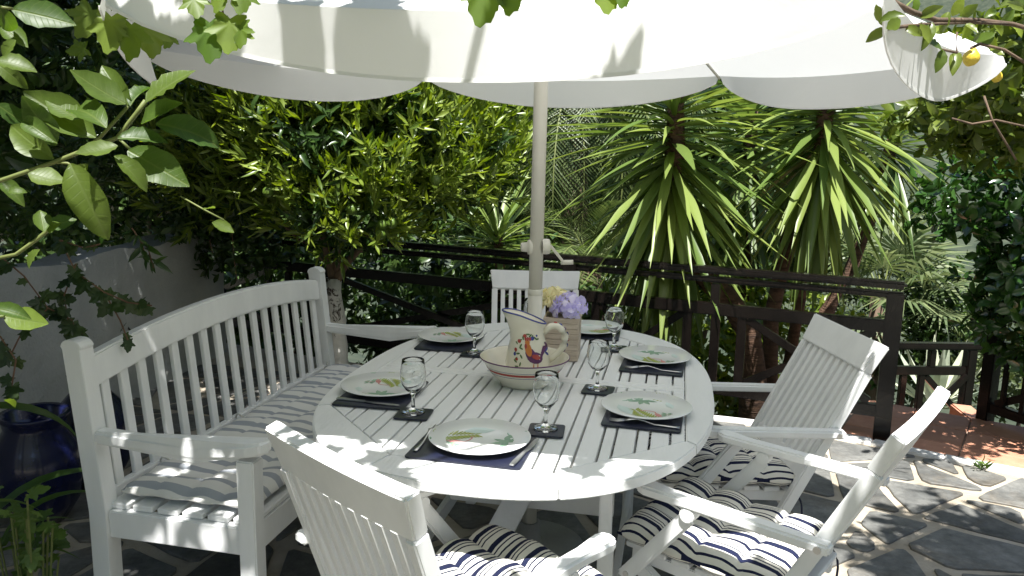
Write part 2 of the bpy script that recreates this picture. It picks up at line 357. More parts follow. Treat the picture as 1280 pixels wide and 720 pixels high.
def foliage(name, tmpl, blobs, ncl, per, size, mat, parent, up=.5, spread=.9, twig=.12, shell=.5, jitter=.25, smooth=False):
    p, u = blob_points(blobs, ncl, shell)
    td = u+np.array([0, 0, up])+unit(ncl)*.45; td /= np.linalg.norm(td, axis=1, keepdims=True)
    td = np.repeat(td, per, 0); pp = np.repeat(p, per, 0)+td*(rng.random(ncl*per)*twig)[:, None]
    d = td*.75+unit(ncl*per)*spread
    ups = td+unit(ncl*per)*.5
    sz = size*(1+jitter*rng.normal(size=ncl*per)).clip(.5, 1.6)
    o = scatter(name, tmpl, pp, d, ups, sz, mat, parent, smooth); o['kind'] = 'stuff'; return o

# ================================================================== setting
FA, FB = Vector((2.06, 4.17)), Vector((-.61, 5.37))           # fence line, right end to left
FD = (FB-FA).normalized(); FN = Vector((-FD.y, FD.x)); FN = FN if FN.y > 0 else -FN
def ground_h(x, y):
    s = (Vector((x, y))-FA).dot(FN)-.15
    h = -.12
    if s > 0: h -= 1.0*min(s, 8)*.55+min(max(s-8, 0), 40)*.25
    r_ = math.hypot(x, y)
    if r_ > 60: h += (r_-60)*.32*(1+.35*math.sin(x*.031+1)+.2*math.sin(y*.05))
    if s > 1: h += .25*math.sin(x*1.3)*math.sin(y*.9)*min(1, s/6)
    return h
def grid_axis(lo, hi, fine_lo, fine_hi, step):
    a = [fine_lo+i*step for i in range(int((fine_hi-fine_lo)/step)+1)]; s = step; x = a[-1]
    while x < hi: s *= 1.25; x += s; a.append(x)
    s = step; x = a[0]; b = []
    while x > lo: s *= 1.25; x -= s; b.append(x)
    return b[::-1]+a
gx = grid_axis(-600, 600, -6, 8, .4); gy = grid_axis(-400, 700, -4, 14, .4)
gv = [(x, y, ground_h(x, y)) for y in gy for x in gx]; nx = len(gx)
gf = [[j*nx+i, j*nx+i+1, (j+1)*nx+i+1, (j+1)*nx+i] for j in range(len(gy)-1) for i in range(nx-1)]
M['hill'] = surf('hillside', (.014, .026, .012), (.052, .062, .036), .95, .8, .6, 3)
link('ground', pymesh('ground', gv, gf), 'hill', smooth=True)['kind'] = 'structure'

# patio: mortar bed with crazy-paved slate
kerb_px = [(870, 521), (950, 530), (1090, 553), (1180, 573), (1290, 594)]
KP = [P(x, y)[:2] for x, y in kerb_px]
back = [(-2.6, 6.15), (-.61, 5.24), (.9, 4.56), (1.25, 4.40)]
patio = [(-4.2, -2.5), (4.6, -2.5), (4.6, KP[-1][1]-.9)]+[tuple(p) for p in KP[::-1]]+back[::-1][1:]+[(-4.2, 6.2)]
pm = MB().prism(patio, -.12, -.006)
floor = pm.build('patio_floor', 'mortar'); floor['kind'] = 'structure'
def inside(poly, x, y):
    c = False
    for i in range(len(poly)):
        (x1, y1), (x2, y2) = poly[i], poly[i-1]
        if (y1 > y) != (y2 > y) and x < (x2-x1)*(y-y1)/(y2-y1)+x1: c = not c
    return c
cells = []
def split(poly, depth=0):
    A = abs(sum(poly[i-1][0]*poly[i][1]-poly[i][0]*poly[i-1][1] for i in range(len(poly))))/2
    if A < random.choice((.07, .13, .20, .30)) and depth > 3: cells.append(poly); return
    cx, cy = sum(p[0] for p in poly)/len(poly), sum(p[1] for p in poly)/len(poly)
    best = max(((p[0]-q[0])**2+(p[1]-q[1])**2, p, q) for p in poly for q in poly)
    ang_ = math.atan2(best[2][1]-best[1][1], best[2][0]-best[1][0])+random.uniform(-.33, .33)
    k = random.uniform(-.16, .16)*math.sqrt(best[0]); nx_, ny_ = math.cos(ang_), math.sin(ang_); c_ = nx_*cx+ny_*cy+k
    for q in (clip(poly, nx_, ny_, c_), clip(poly, -nx_, -ny_, -c_)):
        if len(q) > 2: split(q, depth+1)
split([(-2.45, 1.0), (3.7, 1.0), (3.7, 6.1), (-2.45, 6.1)])
slabs = 0
for i, cell in enumerate(cells):
    x, y = sum(p[0] for p in cell)/len(cell), sum(p[1] for p in cell)/len(cell)
    if not inside(patio, x, y): continue
    sg = sum(cell[k-1][0]*cell[k][1]-cell[k][0]*cell[k-1][1] for k in range(len(cell)))
    poly = cell if sg > 0 else cell[::-1]
    src = poly[:]
    for k in range(len(src)):
        (ax, ay), (bx_, by_) = src[k], src[(k+1) % len(src)]; L = math.hypot(bx_-ax, by_-ay)
        if L < 1e-4: continue
        nn = ((by_-ay)/L, -(bx_-ax)/L); rot = random.uniform(-.035, .035); nn = (nn[0]*math.cos(rot)-nn[1]*math.sin(rot), nn[0]*math.sin(rot)+nn[1]*math.cos(rot))
        mx_, my_ = (ax+bx_)/2, (ay+by_)/2
        if len(poly) > 2: poly = clip(poly, nn[0], nn[1], nn[0]*mx_+nn[1]*my_-random.uniform(.011, .030))
    for j in range(len(KP)-1):      # keep off the kerb
        (x1, y1), (x2, y2) = KP[j], KP[j+1]; L = math.hypot(x2-x1, y2-y1); nn = (-(y2-y1)/L, (x2-x1)/L)
        if len(poly) > 2: poly = clip(poly, nn[0], nn[1], nn[0]*x1+nn[1]*y1-.04)
    if len(poly) < 3: continue
    cut_ = []
    for j in range(len(poly)):      # knock the sharp corners off
        a, p, b = Vector(poly[j-1]), Vector(poly[j]), Vector(poly[(j+1) % len(poly)]); la, lb = (a-p).length, (b-p).length
        r_ = random.uniform(.012, .035)
        cut_ += [tuple(p+(a-p)*min(.35, r_/max(la, 1e-4))), tuple(p+(b-p)*min(.35, r_/max(lb, 1e-4)))]
    poly = cut_
    # split long edges so the outline is uneven
    q = []
    for j in range(len(poly)):
        a, b = Vector(poly[j]), Vector(poly[(j+1) % len(poly)]); L = (b-a).length
        if L < .004: continue
        q.append(a)
        for k in range(1, int(L/.11)+1):
            t = k/(int(L/.11)+1); q.append(a.lerp(b, t)+Vector((random.uniform(-.006, .006), random.uniform(-.006, .006))))
    if len(q) < 3: continue
    mb = MB(); mb.prism([(p.x-x, p.y-y) for p in q], -.02, random.uniform(.001, .006))
    o = mb.build('paving_stone', 'slate', floor, .003, 1); o.location = (x, y, 0); slabs += 1
# kerb
kb = MB()
KL = [Vector(p) for p in KP]
for j in range(len(KL)-1):
    a, b = KL[j], KL[j+1]; n = Vector((-(b-a).y, (b-a).x)).normalized()
    kb.prism([tuple(a-n*.035), tuple(b-n*.035), tuple(b+n*.045), tuple(a+n*.045)], -.1, .010+.002*(j % 2))
k_o = kb.build('patio_edging', 'kerb', None, .006, 2); tag(k_o, kind='structure')
bmb = MB().beam((KP[0][0]+.05, KP[0][1]+.05, -.02), (.35, 4.82, -.02), .16, .07, (FN.x, FN.y, 0))
tag(bmb.build('back_edging', 'kerb', None, .008, 2), kind='structure')
# terracotta step, landing and tiles
land = MB().prism([(1.95, 4.12), tuple(KL[3]+Vector((.05, .06))), tuple(KL[4]+Vector((.05, .06))), (3.3, 4.05), (3.2, 4.42), (2.0, 4.72)], -.2, -.035)
step = land.build('terracotta_step', 'grout'); step['kind'] = 'structure'
def tile_row(parent, origin, dx, dy, nx_, ny_, w, h, z, keep=lambda x, y: True):
    me = MB().box((-w/2+.004, -h/2+.004, -.02), (w/2-.004, h/2-.004, 0)).mesh('tile', .003, 1)
    dx, dy = Vector(dx).normalized(), Vector(dy).normalized()
    for i in range(nx_):
        for j in range(ny_):
            p = Vector(origin)+dx*(i+.5)*w+dy*(j+.5)*h
            if not keep(p.x, p.y): continue
            o = link('tile', me, 'terra', parent); o.location = (p.x, p.y, z+random.uniform(-.0015, .0015)); o.rotation_euler.z = math.atan2(dx.y, dx.x)
landpoly = [(1.95, 4.12), tuple(KL[3]+Vector((.05, .06))), tuple(KL[4]+Vector((.05, .06))), (3.3, 4.05), (3.2, 4.42), (2.0, 4.72)]
kd = (KL[4]-KL[2]).normalized(); kn = Vector((-kd.y, kd.x))
tile_row(step, KL[2]-kd*.2, kd, kn, 7, 3, .30, .30, -.022, lambda x, y: inside(landpoly, x, y) or inside(landpoly, x+.08, y-.05) or inside(landpoly, x-.08, y-.06))
LZ = -.62
lo = [P(1085, 500, LZ)[:2], P(1245, 560, LZ)[:2], P(1110, 585, LZ)[:2]]
lp = [(2.1, 4.75), (3.35, 4.45), (3.6, 6.4), (2.3, 6.9)]
landing = MB().prism(lp, LZ-.5, LZ-.012).build('stair_landing', 'grout'); landing['kind'] = 'structure'
tile_row(landing, (2.05, 4.6), (.97, -.15), (.15, .97), 6, 8, .31, .31, LZ, lambda x, y: inside(lp, x, y))
wm = MB()
wm.prism([(3.02, 4.30), (3.14, 4.28), (3.35, 5.5), (3.22, 5.55)], -1.0, -.24)
sidew = wm.build('stair_side_wall', 'terra', None, .01, 2); tag(sidew, 'low terracotta-coloured stair side wall beside the landing', 'wall')

# left garden wall (limewashed)
wl = MB(); nseg = 22; wa, wb = Vector((-2.62, 1.2)), Vector((-2.12, 5.72))
for i in range(nseg):
    p, q = wa.lerp(wb, i/nseg), wa.lerp(wb, (i+1)/nseg)
d = (wb-wa).normalized(); n_ = Vector((-d.y, d.x))
gw = MB()
vv = []; ff = []
nz = 7
for side in (0, 1):
    for i in range(nseg+1):
        for k in range(nz+1):
            p = wa.lerp(wb, i/nseg)+n_*(.24*side); z = -.1+1.0*k/nz
            if k == nz: z += .02*math.sin(i*1.7)
            j = .006*math.sin(i*2.3+k*1.9)*(1-2*side)
            vv.append((p.x+n_.x*j, p.y+n_.y*j, z))
ns = (nseg+1)*(nz+1)
for side in (0, 1):
    for i in range(nseg):
        for k in range(nz):
            a = side*ns+i*(nz+1)+k; ff.append([a, a+nz+1, a+nz+2, a+1])
for i in range(nseg):
    a = i*(nz+1)+nz; ff.append([a, a+nz+1, ns+a+nz+1, ns+a])
for i in (0, nseg):
    for k in range(nz): a = i*(nz+1)+k; ff.append([a, a+1, ns+a+1, ns+a])
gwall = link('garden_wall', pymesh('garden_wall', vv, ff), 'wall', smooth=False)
tag(gwall, 'low whitewashed rendered garden wall behind the bench', 'wall')
# iron ornament on that wall (candle bracket)
wp = Vector((-2.27, 4.62)); orn = empty('wall_bracket', (wp.x, wp.y, .42)); tag(orn, 'dark wrought iron bracket hung on the whitewashed wall', 'bracket')
mb = MB()
for t in (-.055, .055): mb.tube([(0, t, .30), (.012, t, .1), (0, t*1.1, 0)], .006, 6)
mb.tube([(0, -.08, .18), (0, .08, .18)], .005, 6); mb.tube([(.01, -.10, .02), (.012, -.05, -.02), (.012, 0, -.03), (.012, .05, -.02), (.01, .10, .02)], .012, 6)
mb.build('scroll', 'iron', orn); MB().lathe([(.001, -.12), (.012, -.10), (.03, -.04), (.05, -.02), (.05, 0), (.0, 0)], 12, (.03, 0, 0)).build('cup', 'iron', orn, smooth=True)

# ================================================================== fence
def fence_s(px, py):                 # where a pixel's ray meets the fence plane: (metres along from FA, height)
    d = ray(px, py); den = d.x*FN.x+d.y*FN.y; t = (FA.dot(FN))/den; p = d*t
    return (Vector((p.x, p.y))-FA).dot(FD), p.z+CAM_H
def fpt(s, z, off=0): return Vector((FA.x+FD.x*s+FN.x*off, FA.y+FD.y*s+FN.y*off, z))
fence = empty('fence', (FA.x, FA.y, 0)); tag(fence, 'long dark brown wooden balustrade with crossed braces along the patio', 'fence')
inv = Matrix.Translation((-FA.x, -FA.y, 0))
def fbeam(name, a, b, w, h, side, bev=.006, parent=fence, off=inv):
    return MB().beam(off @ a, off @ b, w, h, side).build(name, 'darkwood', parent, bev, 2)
FL = 5.4; fx = (FN.x, FN.y, 0)
fbeam('top_rail', fpt(-.05, .845), fpt(FL, .865), .085, .042, fx, .014)
fbeam('top_rail', fpt(-.05, .790), fpt(FL, .810), .055, .036, fx, .012)
fbeam('middle_rail', fpt(-.0, .615), fpt(FL, .635), .05, .07, fx)
fbeam('bottom_rail', fpt(0, .14), fpt(FL, .14), .05, .07, fx)
for s in (.0, 1.85, 3.7, FL): fbeam('post', fpt(s, -.10), fpt(s, .82 if s else .80), .085, .085, fx, .006)
bal = [fence_s(x, 440)[0] for x in (743, 857, 892, 925)]
def baluster(s): fbeam('baluster', fpt(s, .165), fpt(s, .59), .036, .052, (FN.x, FN.y, 0), .004)
def cross(s0, s1, parent=fence, z0=.185, z1=.575, off=inv, pt=fpt):
    fbeam('brace', pt(s0, z0), pt(s1, z1), .030, .045, fx, .004, parent, off)
    fbeam('brace', pt(s0, z1, .032), pt(s1, z0, .032), .030, .045, fx, .004, parent, off)
for s in bal: baluster(s)
for s0, s1 in ((bal[1], bal[0]), (.05, bal[3]), (bal[0]+.35, 3.66)): cross(s0+.03, s1-.03)
for s in (bal[0]+.17, bal[0]+.33, 3.9, 4.1, 4.3): baluster(s)
cross(4.33, 5.3)
for s in (fence_s(895, 360)[0],): fbeam('stub', fpt(s, .65), fpt(s, .77), .045, .05, fx, .004)
# lower fence beside the landing
A2, B2 = PD(1118, 424, 5.75), PD(1220, 433, 5.85)
lf = empty('lower_fence', (B2.x, B2.y, LZ)); tag(lf, 'short lower dark wooden balustrade beyond the terracotta landing', 'fence')
inv2 = Matrix.Translation((-B2.x, -B2.y, -LZ)); D2 = (Vector((A2.x, A2.y))-Vector((B2.x, B2.y))).normalized(); N2 = Vector((-D2.y, D2.x))
topz = B2.z
def p2(s, z, off=0): return Vector((B2.x+D2.x*s+N2.x*off, B2.y+D2.y*s+N2.y*off, z))
L2 = .75
fbeam('top_rail', p2(-.06, topz), p2(L2, topz+.02), .085, .05, (N2.x, N2.y, 0), .014, lf, inv2)
fbeam('middle_rail', p2(0, topz-.19), p2(L2, topz-.17), .05, .065, (N2.x, N2.y, 0), .006, lf, inv2)
fbeam('bottom_rail', p2(0, LZ+.16), p2(L2, LZ+.16), .05, .06, (N2.x, N2.y, 0), .006, lf, inv2)
fbeam('post', p2(.04, LZ-.01), p2(.04, topz-.02), .075, .075, (N2.x, N2.y, 0), .006, lf, inv2)
for s in (.43, .58): fbeam('baluster', p2(s, LZ+.19), p2(s, topz-.21), .036, .05, (N2.x, N2.y, 0), .004, lf, inv2)
fbeam('stub', p2(.36, topz-.15), p2(.36, topz-.02), .045, .05, (N2.x, N2.y, 0), .004, lf, inv2)
fx = (N2.x, N2.y, 0); cross(.07, .40, lf, LZ+.2, topz-.22, inv2, p2)
fbeam('baluster', p2(.70, LZ+.19), p2(.70, topz-.21), .036, .05, fx, .004, lf, inv2)
# fence on the right side of the steps
A3, B3 = Vector((2.86, 4.55)), Vector((3.35, 3.25))
rf = empty('stair_fence', (A3.x, A3.y, 0)); tag(rf, 'shaded dark wooden balustrade under the glossy bush by the step', 'fence')
D3 = (B3-A3).normalized(); N3 = Vector((-D3.y, D3.x)); inv3 = Matrix.Translation((-A3.x, -A3.y, 0)); fx = (N3.x, N3.y, 0)
def p3(s, z, off=0): return Vector((A3.x+D3.x*s+N3.x*off, A3.y+D3.y*s+N3.y*off, z))
fbeam('top_rail', p3(0, .62), p3(1.4, .64), .08, .05, fx, .012, rf, inv3)
fbeam('middle_rail', p3(0, .44), p3(1.4, .46), .05, .06, fx, .006, rf, inv3)
fbeam('bottom_rail', p3(0, .06), p3(1.4, .06), .05, .06, fx, .006, rf, inv3)
for s in (0, .72, 1.4): fbeam('post', p3(s, -.2), p3(s, .6), .075, .075, fx, .006, rf, inv3)
cross(.06, .66, rf, .09, .41, inv3, p3); cross(.78, 1.34, rf, .09, .41, inv3, p3)
for s in (.12, .24, .36, .48, .60): fbeam('baluster', p3(s, .09, -.03), p3(s, .41, -.03), .026, .026, fx, .003, rf, inv3)

# ================================================================== table
TZ = .74; TA = math.atan2(207, 985); TO = Vector((.064, 2.596, 0))
table = empty('table', TO, -TA); tag(table, 'large oval white slatted garden table laid for six', 'table')
TM = Matrix.Translation(TO) @ Matrix.Rotation(-TA, 4, 'Z')
def TL(x, y, z=TZ): return TM @ Vector((x, y, z))
HA, HB, NP = .612, .925, 2.45
def outer(t):
    c, s = math.cos(t), math.sin(t)
    return (HA*math.copysign(abs(c)**(2/NP), c), (HB if s > 0 else HB-.032)*math.copysign(abs(s)**(2/NP), s))
octo = [(-.53, -.425), (-.212, -.758), (.206, -.760), (.522, -.46), (.522, .46), (.21, .77), (-.21, .77), (-.53, .43)]
def tang(p):       # parameter of the outer outline in the direction of p
    best = min((abs(math.atan2(*outer(t)[::-1])-math.atan2(p[1], p[0])), t) for t in [k*math.pi/360-math.pi for k in range(721)]); return best[1]
ts = [tang(p) for p in octo]
for i in range(8):
    a, b = octo[i], octo[(i+1) % 8]; t0, t1 = ts[i], ts[(i+1) % 8]
    if t1 < t0: t1 += 2*math.pi
    arc = [outer(t0+(t1-t0)*k/14) for k in range(15)]
    g = .0009
    poly = [Vector(p) for p in [a]+arc+[b]]
    c = sum(poly, Vector((0, 0)))/len(poly)
    poly = [p+(c-p).normalized()*g for p in poly]
    MB().prism([tuple(p) for p in poly], TZ-.030, TZ).build('rim_board', 'paint2', table, .0035, 2)
gaps = [-.49, -.448, -.409, -.349, -.311, -.255, -.218, -.161, -.126, -.070, -.032, .025, .060, .117, .151, .206, .242, .299, .333, .390, .425, .480]
edges = [-.53]+gaps[1:]+[.522]
for half in (0, 1):
    for i in range(len(edges)-1):
        x0, x1 = edges[i]+.0032, edges[i+1]-.0032
        poly = [(x0, -1), (x1, -1), (x1, 0), (x0, 0)] if half == 0 else [(x0, .07), (x1, .07), (x1, 1), (x0, 1)]
        for j in range(8):
            (ax, ay), (bx, by) = octo[j], octo[(j+1) % 8]; L = math.hypot(bx-ax, by-ay); nn = ((by-ay)/L, -(bx-ax)/L)
            if len(poly) > 2: poly = clip(poly, nn[0], nn[1], nn[0]*ax+nn[1]*ay-.0022)
        if len(poly) > 2: MB().prism(poly, TZ-.024, TZ-.0015-.0006*((i*7+half) % 3)).build('slat', 'paint2', table, .002, 1)
MB().box((-.527, .0025, TZ-.026), (.519, .0335, TZ-.0012)).build('cross_board', 'paint2', table, .002, 1)
MB().box((-.527, .0365, TZ-.026), (.519, .0675, TZ-.0012)).build('cross_board', 'paint2', table, .002, 1)
# frame under the top
for sx in (-1, 1):
    MB().box((sx*.36-.011, -.62, TZ-.085), (sx*.36+.011, .62, TZ-.0315)).build('apron', 'paint2', table, .003)
for sy in (-1, 1): MB().box((-.347, sy*.62-.012, TZ-.085), (.347, sy*.62+.012, TZ-.0315)).build('apron', 'paint2', table, .003)
for sx in (-1, 1):
    for sy in (-1, 1):
        lx, ly = sx*.335, sy*.56
        MB().box((lx-.03, ly-.024, .0), (lx+.012, ly+.024, .46)).box((lx-.03, ly-.020, .46), (lx+.004, ly+.020, TZ-.032)).build('leg', 'paint2', table, .004)
MB().box((-.30, .075, .235), (.30, .115, .325)).build('stretcher', 'paint2', table, .004)
for sx in (-1, 1): MB().box((sx*.335-.012, -.53, .14), (sx*.335+.010, .53, .2)).build('foot_rail', 'paint2', table, .004)
MB().beam((-.03, .06, .30), (-.17, -.30, .02), .09, .026, (1, .3, 0)).build('prop_leg', 'paint2', table, .004)

# ================================================================== folding chair
def make_chair(label, slope=.5):
    def stile_y(z): return -.2-(z-.64)*slope
    c = empty('folding_chair'); tag(c, label, 'chair', 'folding armchairs round the table')
    HW = .215; sl_ = Vector((0, -slope, 1)).normalized(); nrm = Vector((0, 1, slope)).normalized()
    pt = lambda x, z: Vector((x, stile_y(z), z))
    for s in (-1, 1):
        MB().beam(pt(s*HW, .0)+Vector((0, 0, 0)), pt(s*HW, .834), .030, .036, (1, 0, 0)).build('stile', 'paint', c, .004)
        # rear leg crossing the stile, arm strut, arm with bolt
        MB().beam((s*(HW-.036), .285, .40), (s*(HW-.036), -.36, .0), .026, .042, (1, 0, 0)).build('rear_leg', 'paint', c, .004)
        st = MB().beam((s*(HW+.030), .11, .615), (s*(HW+.030), .29, .385), .022, .040, (1, 0, 0)).build('arm_strut', 'paint', c, .006)
        MB().tube([(s*(HW+.040), .275, .404), (s*(HW+.044), .275, .404)], .008, 10).build('bolt', 'steel', st)
        prof = [(-.255, -.022), (-.25, .020), (.20, .024), (.245, .030), (.262, .018), (.262, -.018), (.245, -.030), (.20, -.024)]
        arm_w = MB().prism([(y, x) for y, x in [(-.25, -.019), (.14, -.022), (.21, -.029), (.232, -.02), (.238, 0), (.232, .02), (.21, .029), (.14, .022), (-.25, .019)]], .0, .026)
        arm_w.v = [Vector((s*(HW+.030)+v.y, v.x+.02, .630+v.z+max(0, v.x)*.06)) for v in arm_w.v]
        am = arm_w.build('armrest', 'paint', c, .006, 3)
        MB().tube([(s*(HW+.048), -.205, .642), (s*(HW+.053), -.205, .642)], .009, 10).build('bolt', 'steel', am)
        MB().tube([(s*(HW+.05), .11, .622), (s*(HW+.01), .11, .622)], .02, 12).build('hinge', 'paint', am, .002)
    # top rail, flared ends, gently dished
    me = MB(); W0, W1 = .226, .240
    for k in range(8):
        t0, t1 = -1+k/4, -1+(k+1)/4
        dish = lambda t: -.007*(1-t*t)
        q = []
        for t in (t0, t1):
            for z, w in ((.832, W0), (.925, W1)):
                b = pt(w*t, z)+nrm*(dish(t)+.004)
                q += [b-nrm*.0175, b+nrm*.0165]
        me.add(q, [[0, 2, 6, 4], [1, 5, 7, 3], [2, 3, 7, 6], [0, 4, 5, 1]]+([[0, 1, 3, 2]] if k == 0 else [])+([[4, 6, 7, 5]] if k == 7 else []))
    m_ = me.mesh('top_rail'); bm = bmesh.new(); bm.from_mesh(m_); bmesh.ops.remove_doubles(bm, verts=bm.verts, dist=1e-5)
    bmesh.ops.bevel(bm, geom=[e for e in bm.edges if len(e.link_faces) == 2 and e.calc_face_angle(0) > .6], offset=.004, segments=2, affect='EDGES'); bm.to_mesh(m_); bm.free()
    link('top_rail', m_, 'paint', c)
    MB().beam(pt(-HW+.016, .50), pt(HW-.016, .50), .055, .022, tuple(sl_)).build('lower_rail', 'paint', c, .003)
    ns_ = 9
    for i in range(ns_):
        x = (-1+2*(i+.5)/ns_)*(HW-.022)
        a, b = pt(x, .52), pt(x, .838)
        MB().beam(a-nrm*.002, b-nrm*(.006*(1-(x/HW)**2)+.002), .0225, .027, (1, 0, 0)).build('back_slat', 'paint', c, .002, 1)
    # seat
    for s in (-1, 1): MB().beam((s*(HW-.062), -.13, .398), (s*(HW-.062), .31, .416), .022, .036, (1, 0, 0)).build('seat_rail', 'paint', c, .003)
    for i in range(7):
        y = -.11+i*.068; MB().box((-HW+.04, y-.026, .418+(y+.1)*.04), (HW-.04, y+.026, .434+(y+.1)*.04)).build('seat_slat', 'paint', c, .003, 1)
    MB().beam((-HW+.02, .11, .09), (HW-.02, .11, .09), .02, .035, (0, 0, 1)).build('stretcher', 'paint', c, .003)
    MB().beam((-HW+.05, -.27, .06), (HW-.05, -.27, .06), .02, .035, (0, 0, 1)).build('stretcher', 'paint', c, .003)
    return c
def cushion(w, d, h, nx_, ny_, name, mat, ties, tuft=.55):
    """tufted pad: rounded box whose top and bottom pinch in at a grid of tufts"""
    gxn, gyn = nx_*8, ny_*8; v = []; f = []
    def hz(u, t):
        e = min(1, min(u, 1-u)*w/.035, min(t, 1-t)*d/.035); e = math.sqrt(max(0, 1-(1-e)**2))
        px_, py_ = abs(math.sin(math.pi*u*nx_)), abs(math.sin(math.pi*t*ny_))
        q = (px_*py_)**.42*.75+.25*max(px_, py_)**.6
        inner = 1-tuft+tuft*q
        return h*(.12+.88*e*inner)
    for side in (1, -1):
        for j in range(gyn+1):
            for i in range(gxn+1):
                u, t = i/gxn, j/gyn
                x, y = (u-.5)*w, (t-.5)*d
                wob = .004*math.sin(x*31+y*17)+.003*math.sin(y*43)
                bulge_x = .006*math.sin(math.pi*t*ny_)**2*(1 if u > .5 else -1)*(abs(u-.5)*2)**6
                zz = h*.5+side*hz(u, t)*.5*(1 if side > 0 else .55)+(wob if side > 0 else 0)
                v.append((x+bulge_x, y+wob*.5, zz))
    n1 = (gxn+1)*(gyn+1)
    for side in (0, 1):
        for j in range(gyn):
            for i in range(gxn):
                a = side*n1+j*(gxn+1)+i; q = [a, a+1, a+gxn+2, a+gxn+1]; f.append(q if side == 0 else q[::-1])
    rim = [i for i in range(gxn+1)]+[j*(gxn+1)+gxn for j in range(1, gyn+1)]+[gyn*(gxn+1)+i for i in range(gxn-1, -1, -1)]+[j*(gxn+1) for j in range(gyn-1, 0, -1)]
    for k in range(len(rim)):
        a, b = rim[k], rim[(k+1) % len(rim)]; f.append([a, a+n1, b+n1, b])
    c = link(name, pymesh(name, v, f), mat, None, True)
    for p in ties: MB().tube(p, .0035, 5).build('tie', 'tie' if mat == 'navystripe' else 'tie2', c, smooth=True)
    return c
upright_c = make_chair('x', .33); proto_c = make_chair('x'); proto_k = None; used_c = False
chair_spots = [((-.125, 1.615), math.atan2(.71, .70), 1., 'white folding chair seen from behind at the near rounded table end', 'navy striped tufted cushion half hidden on the chair seen from behind'),
               ((.69, 1.955), math.atan2(.6225, -.7826), 1., 'white folding chair seen edge-on beside the front table corner', 'navy striped tufted cushion on the edge-on chair, dappled by sun'),
               ((.81, 2.60), math.atan2(-.06, -1.), 1., 'white reclined folding chair between the table and the fence post', 'navy striped tufted cushion shaded on the chair before the fence post'),
               ((.125, 3.70), -math.pi/2+.02, .965, 'white folding chair upright beyond the flower box, facing the pole', 'navy striped cushion on the chair beyond the flower box')]
for i, ((x, y), a, sc, lab, klab) in enumerate(chair_spots):
    c = upright_c if i == 0 else proto_c if i == 1 else copy_tree(proto_c)
    c.location = (x, y, .006); c.rotation_euler = (0, 0, a-math.pi/2); c.scale = (sc, sc, sc); c['label'] = lab
    if proto_k is None:
        proto_k = cushion(.41, .45, .095, 3, 4, 'seat_cushion', 'navystripe', [bez((-.18, -.20, .03), (-.22, -.26, .0), (-.20, -.25, -.10)), bez((.18, -.20, .03), (.23, -.27, .0), (.20, -.24, -.13))]); k = proto_k
    else: k = copy_tree(proto_k)
    tag(k, klab, 'cushion', 'navy striped chair cushions')
    off = Matrix.Rotation(a-math.pi/2, 4, 'Z') @ Vector((0, .115, 0))
    k.location = (x+off.x*sc, y+off.y*sc, (.434-.012)*sc+.01); k.rotation_euler = (R(2.0), 0, a-math.pi/2); k.scale = (sc, sc, sc)

# ================================================================== bench
BA = math.atan2(-.213, .977); bo = Vector((-.835, 2.955))
bench = empty('bench', (bo.x, bo.y, .006), BA-math.pi/2); tag(bench, 'white slatted garden bench with an arched back rail by the wall', 'bench')
BW = .775
def back_y(z): return -.235-(z-.4)*.10 if z > .4 else -.235
for s in (-1, 1):
    mb = MB(); zs = [0, .2, .4, .65, .90]
    pts = [(s*BW, back_y(z)-.0, z) for z in zs]
    v = []
    for (x, y, z) in pts: v += [(x-.028, y-.03, z), (x+.028, y-.03, z), (x+.028, y+.03, z), (x-.028, y+.03, z)]
    # rounded head
    for k in range(1, 6):
        t = k/5*math.pi/2; w = .03*math.cos(t)+.006; z = .90+.03*math.sin(t); y = back_y(z); v += [(s*BW-.028, y-w, z), (s*BW+.028, y-w, z), (s*BW+.028, y+w, z), (s*BW-.028, y+w, z)]
    nr = len(v)//4; f = [[i*4+j, i*4+(j+1) % 4, i*4+4+(j+1) % 4, i*4+4+j] for i in range(nr-1) for j in range(4)]+[[3, 2, 1, 0], [nr*4-4, nr*4-3, nr*4-2, nr*4-1]]
    MB().add(v, f).build('back_post', 'paint', bench, .004)
    MB().box((s*BW-.028, .235, 0), (s*BW+.028, .29, .615)).build('front_leg', 'paint', bench, .004)
    # arm: wider and rounded at the front, slightly scooped
    out = [(-.235, -.026), (.10, -.030), (.27, -.038), (.315, -.030), (.333, 0), (.315, .030), (.27, .038), (.10, .030), (-.235, .026)]
    am = MB().prism(out, 0, .040)
    am.v = [Vector((s*BW+p.y, p.x, .617+p.z-.022*math.sin(math.pi*(p.x+.24)/.57)*(1 if True else 0)+.022*((p.x+.24)/.57)**2)) for p in am.v]
    am.build('armrest', 'paint', bench, .008, 3)
    MB().box((s*BW-.017, -.206, .32), (s*BW+.017, .236, .405)).build('side_rail', 'paint', bench, .003)
MB().box((-BW+.029, .245, .315), (BW-.029, .272, .405)).build('front_rail', 'paint', bench, .003)
MB().box((-BW+.029, -.25, .315), (BW-.029, -.222, .40)).build('rear_rail', 'paint', bench, .003)
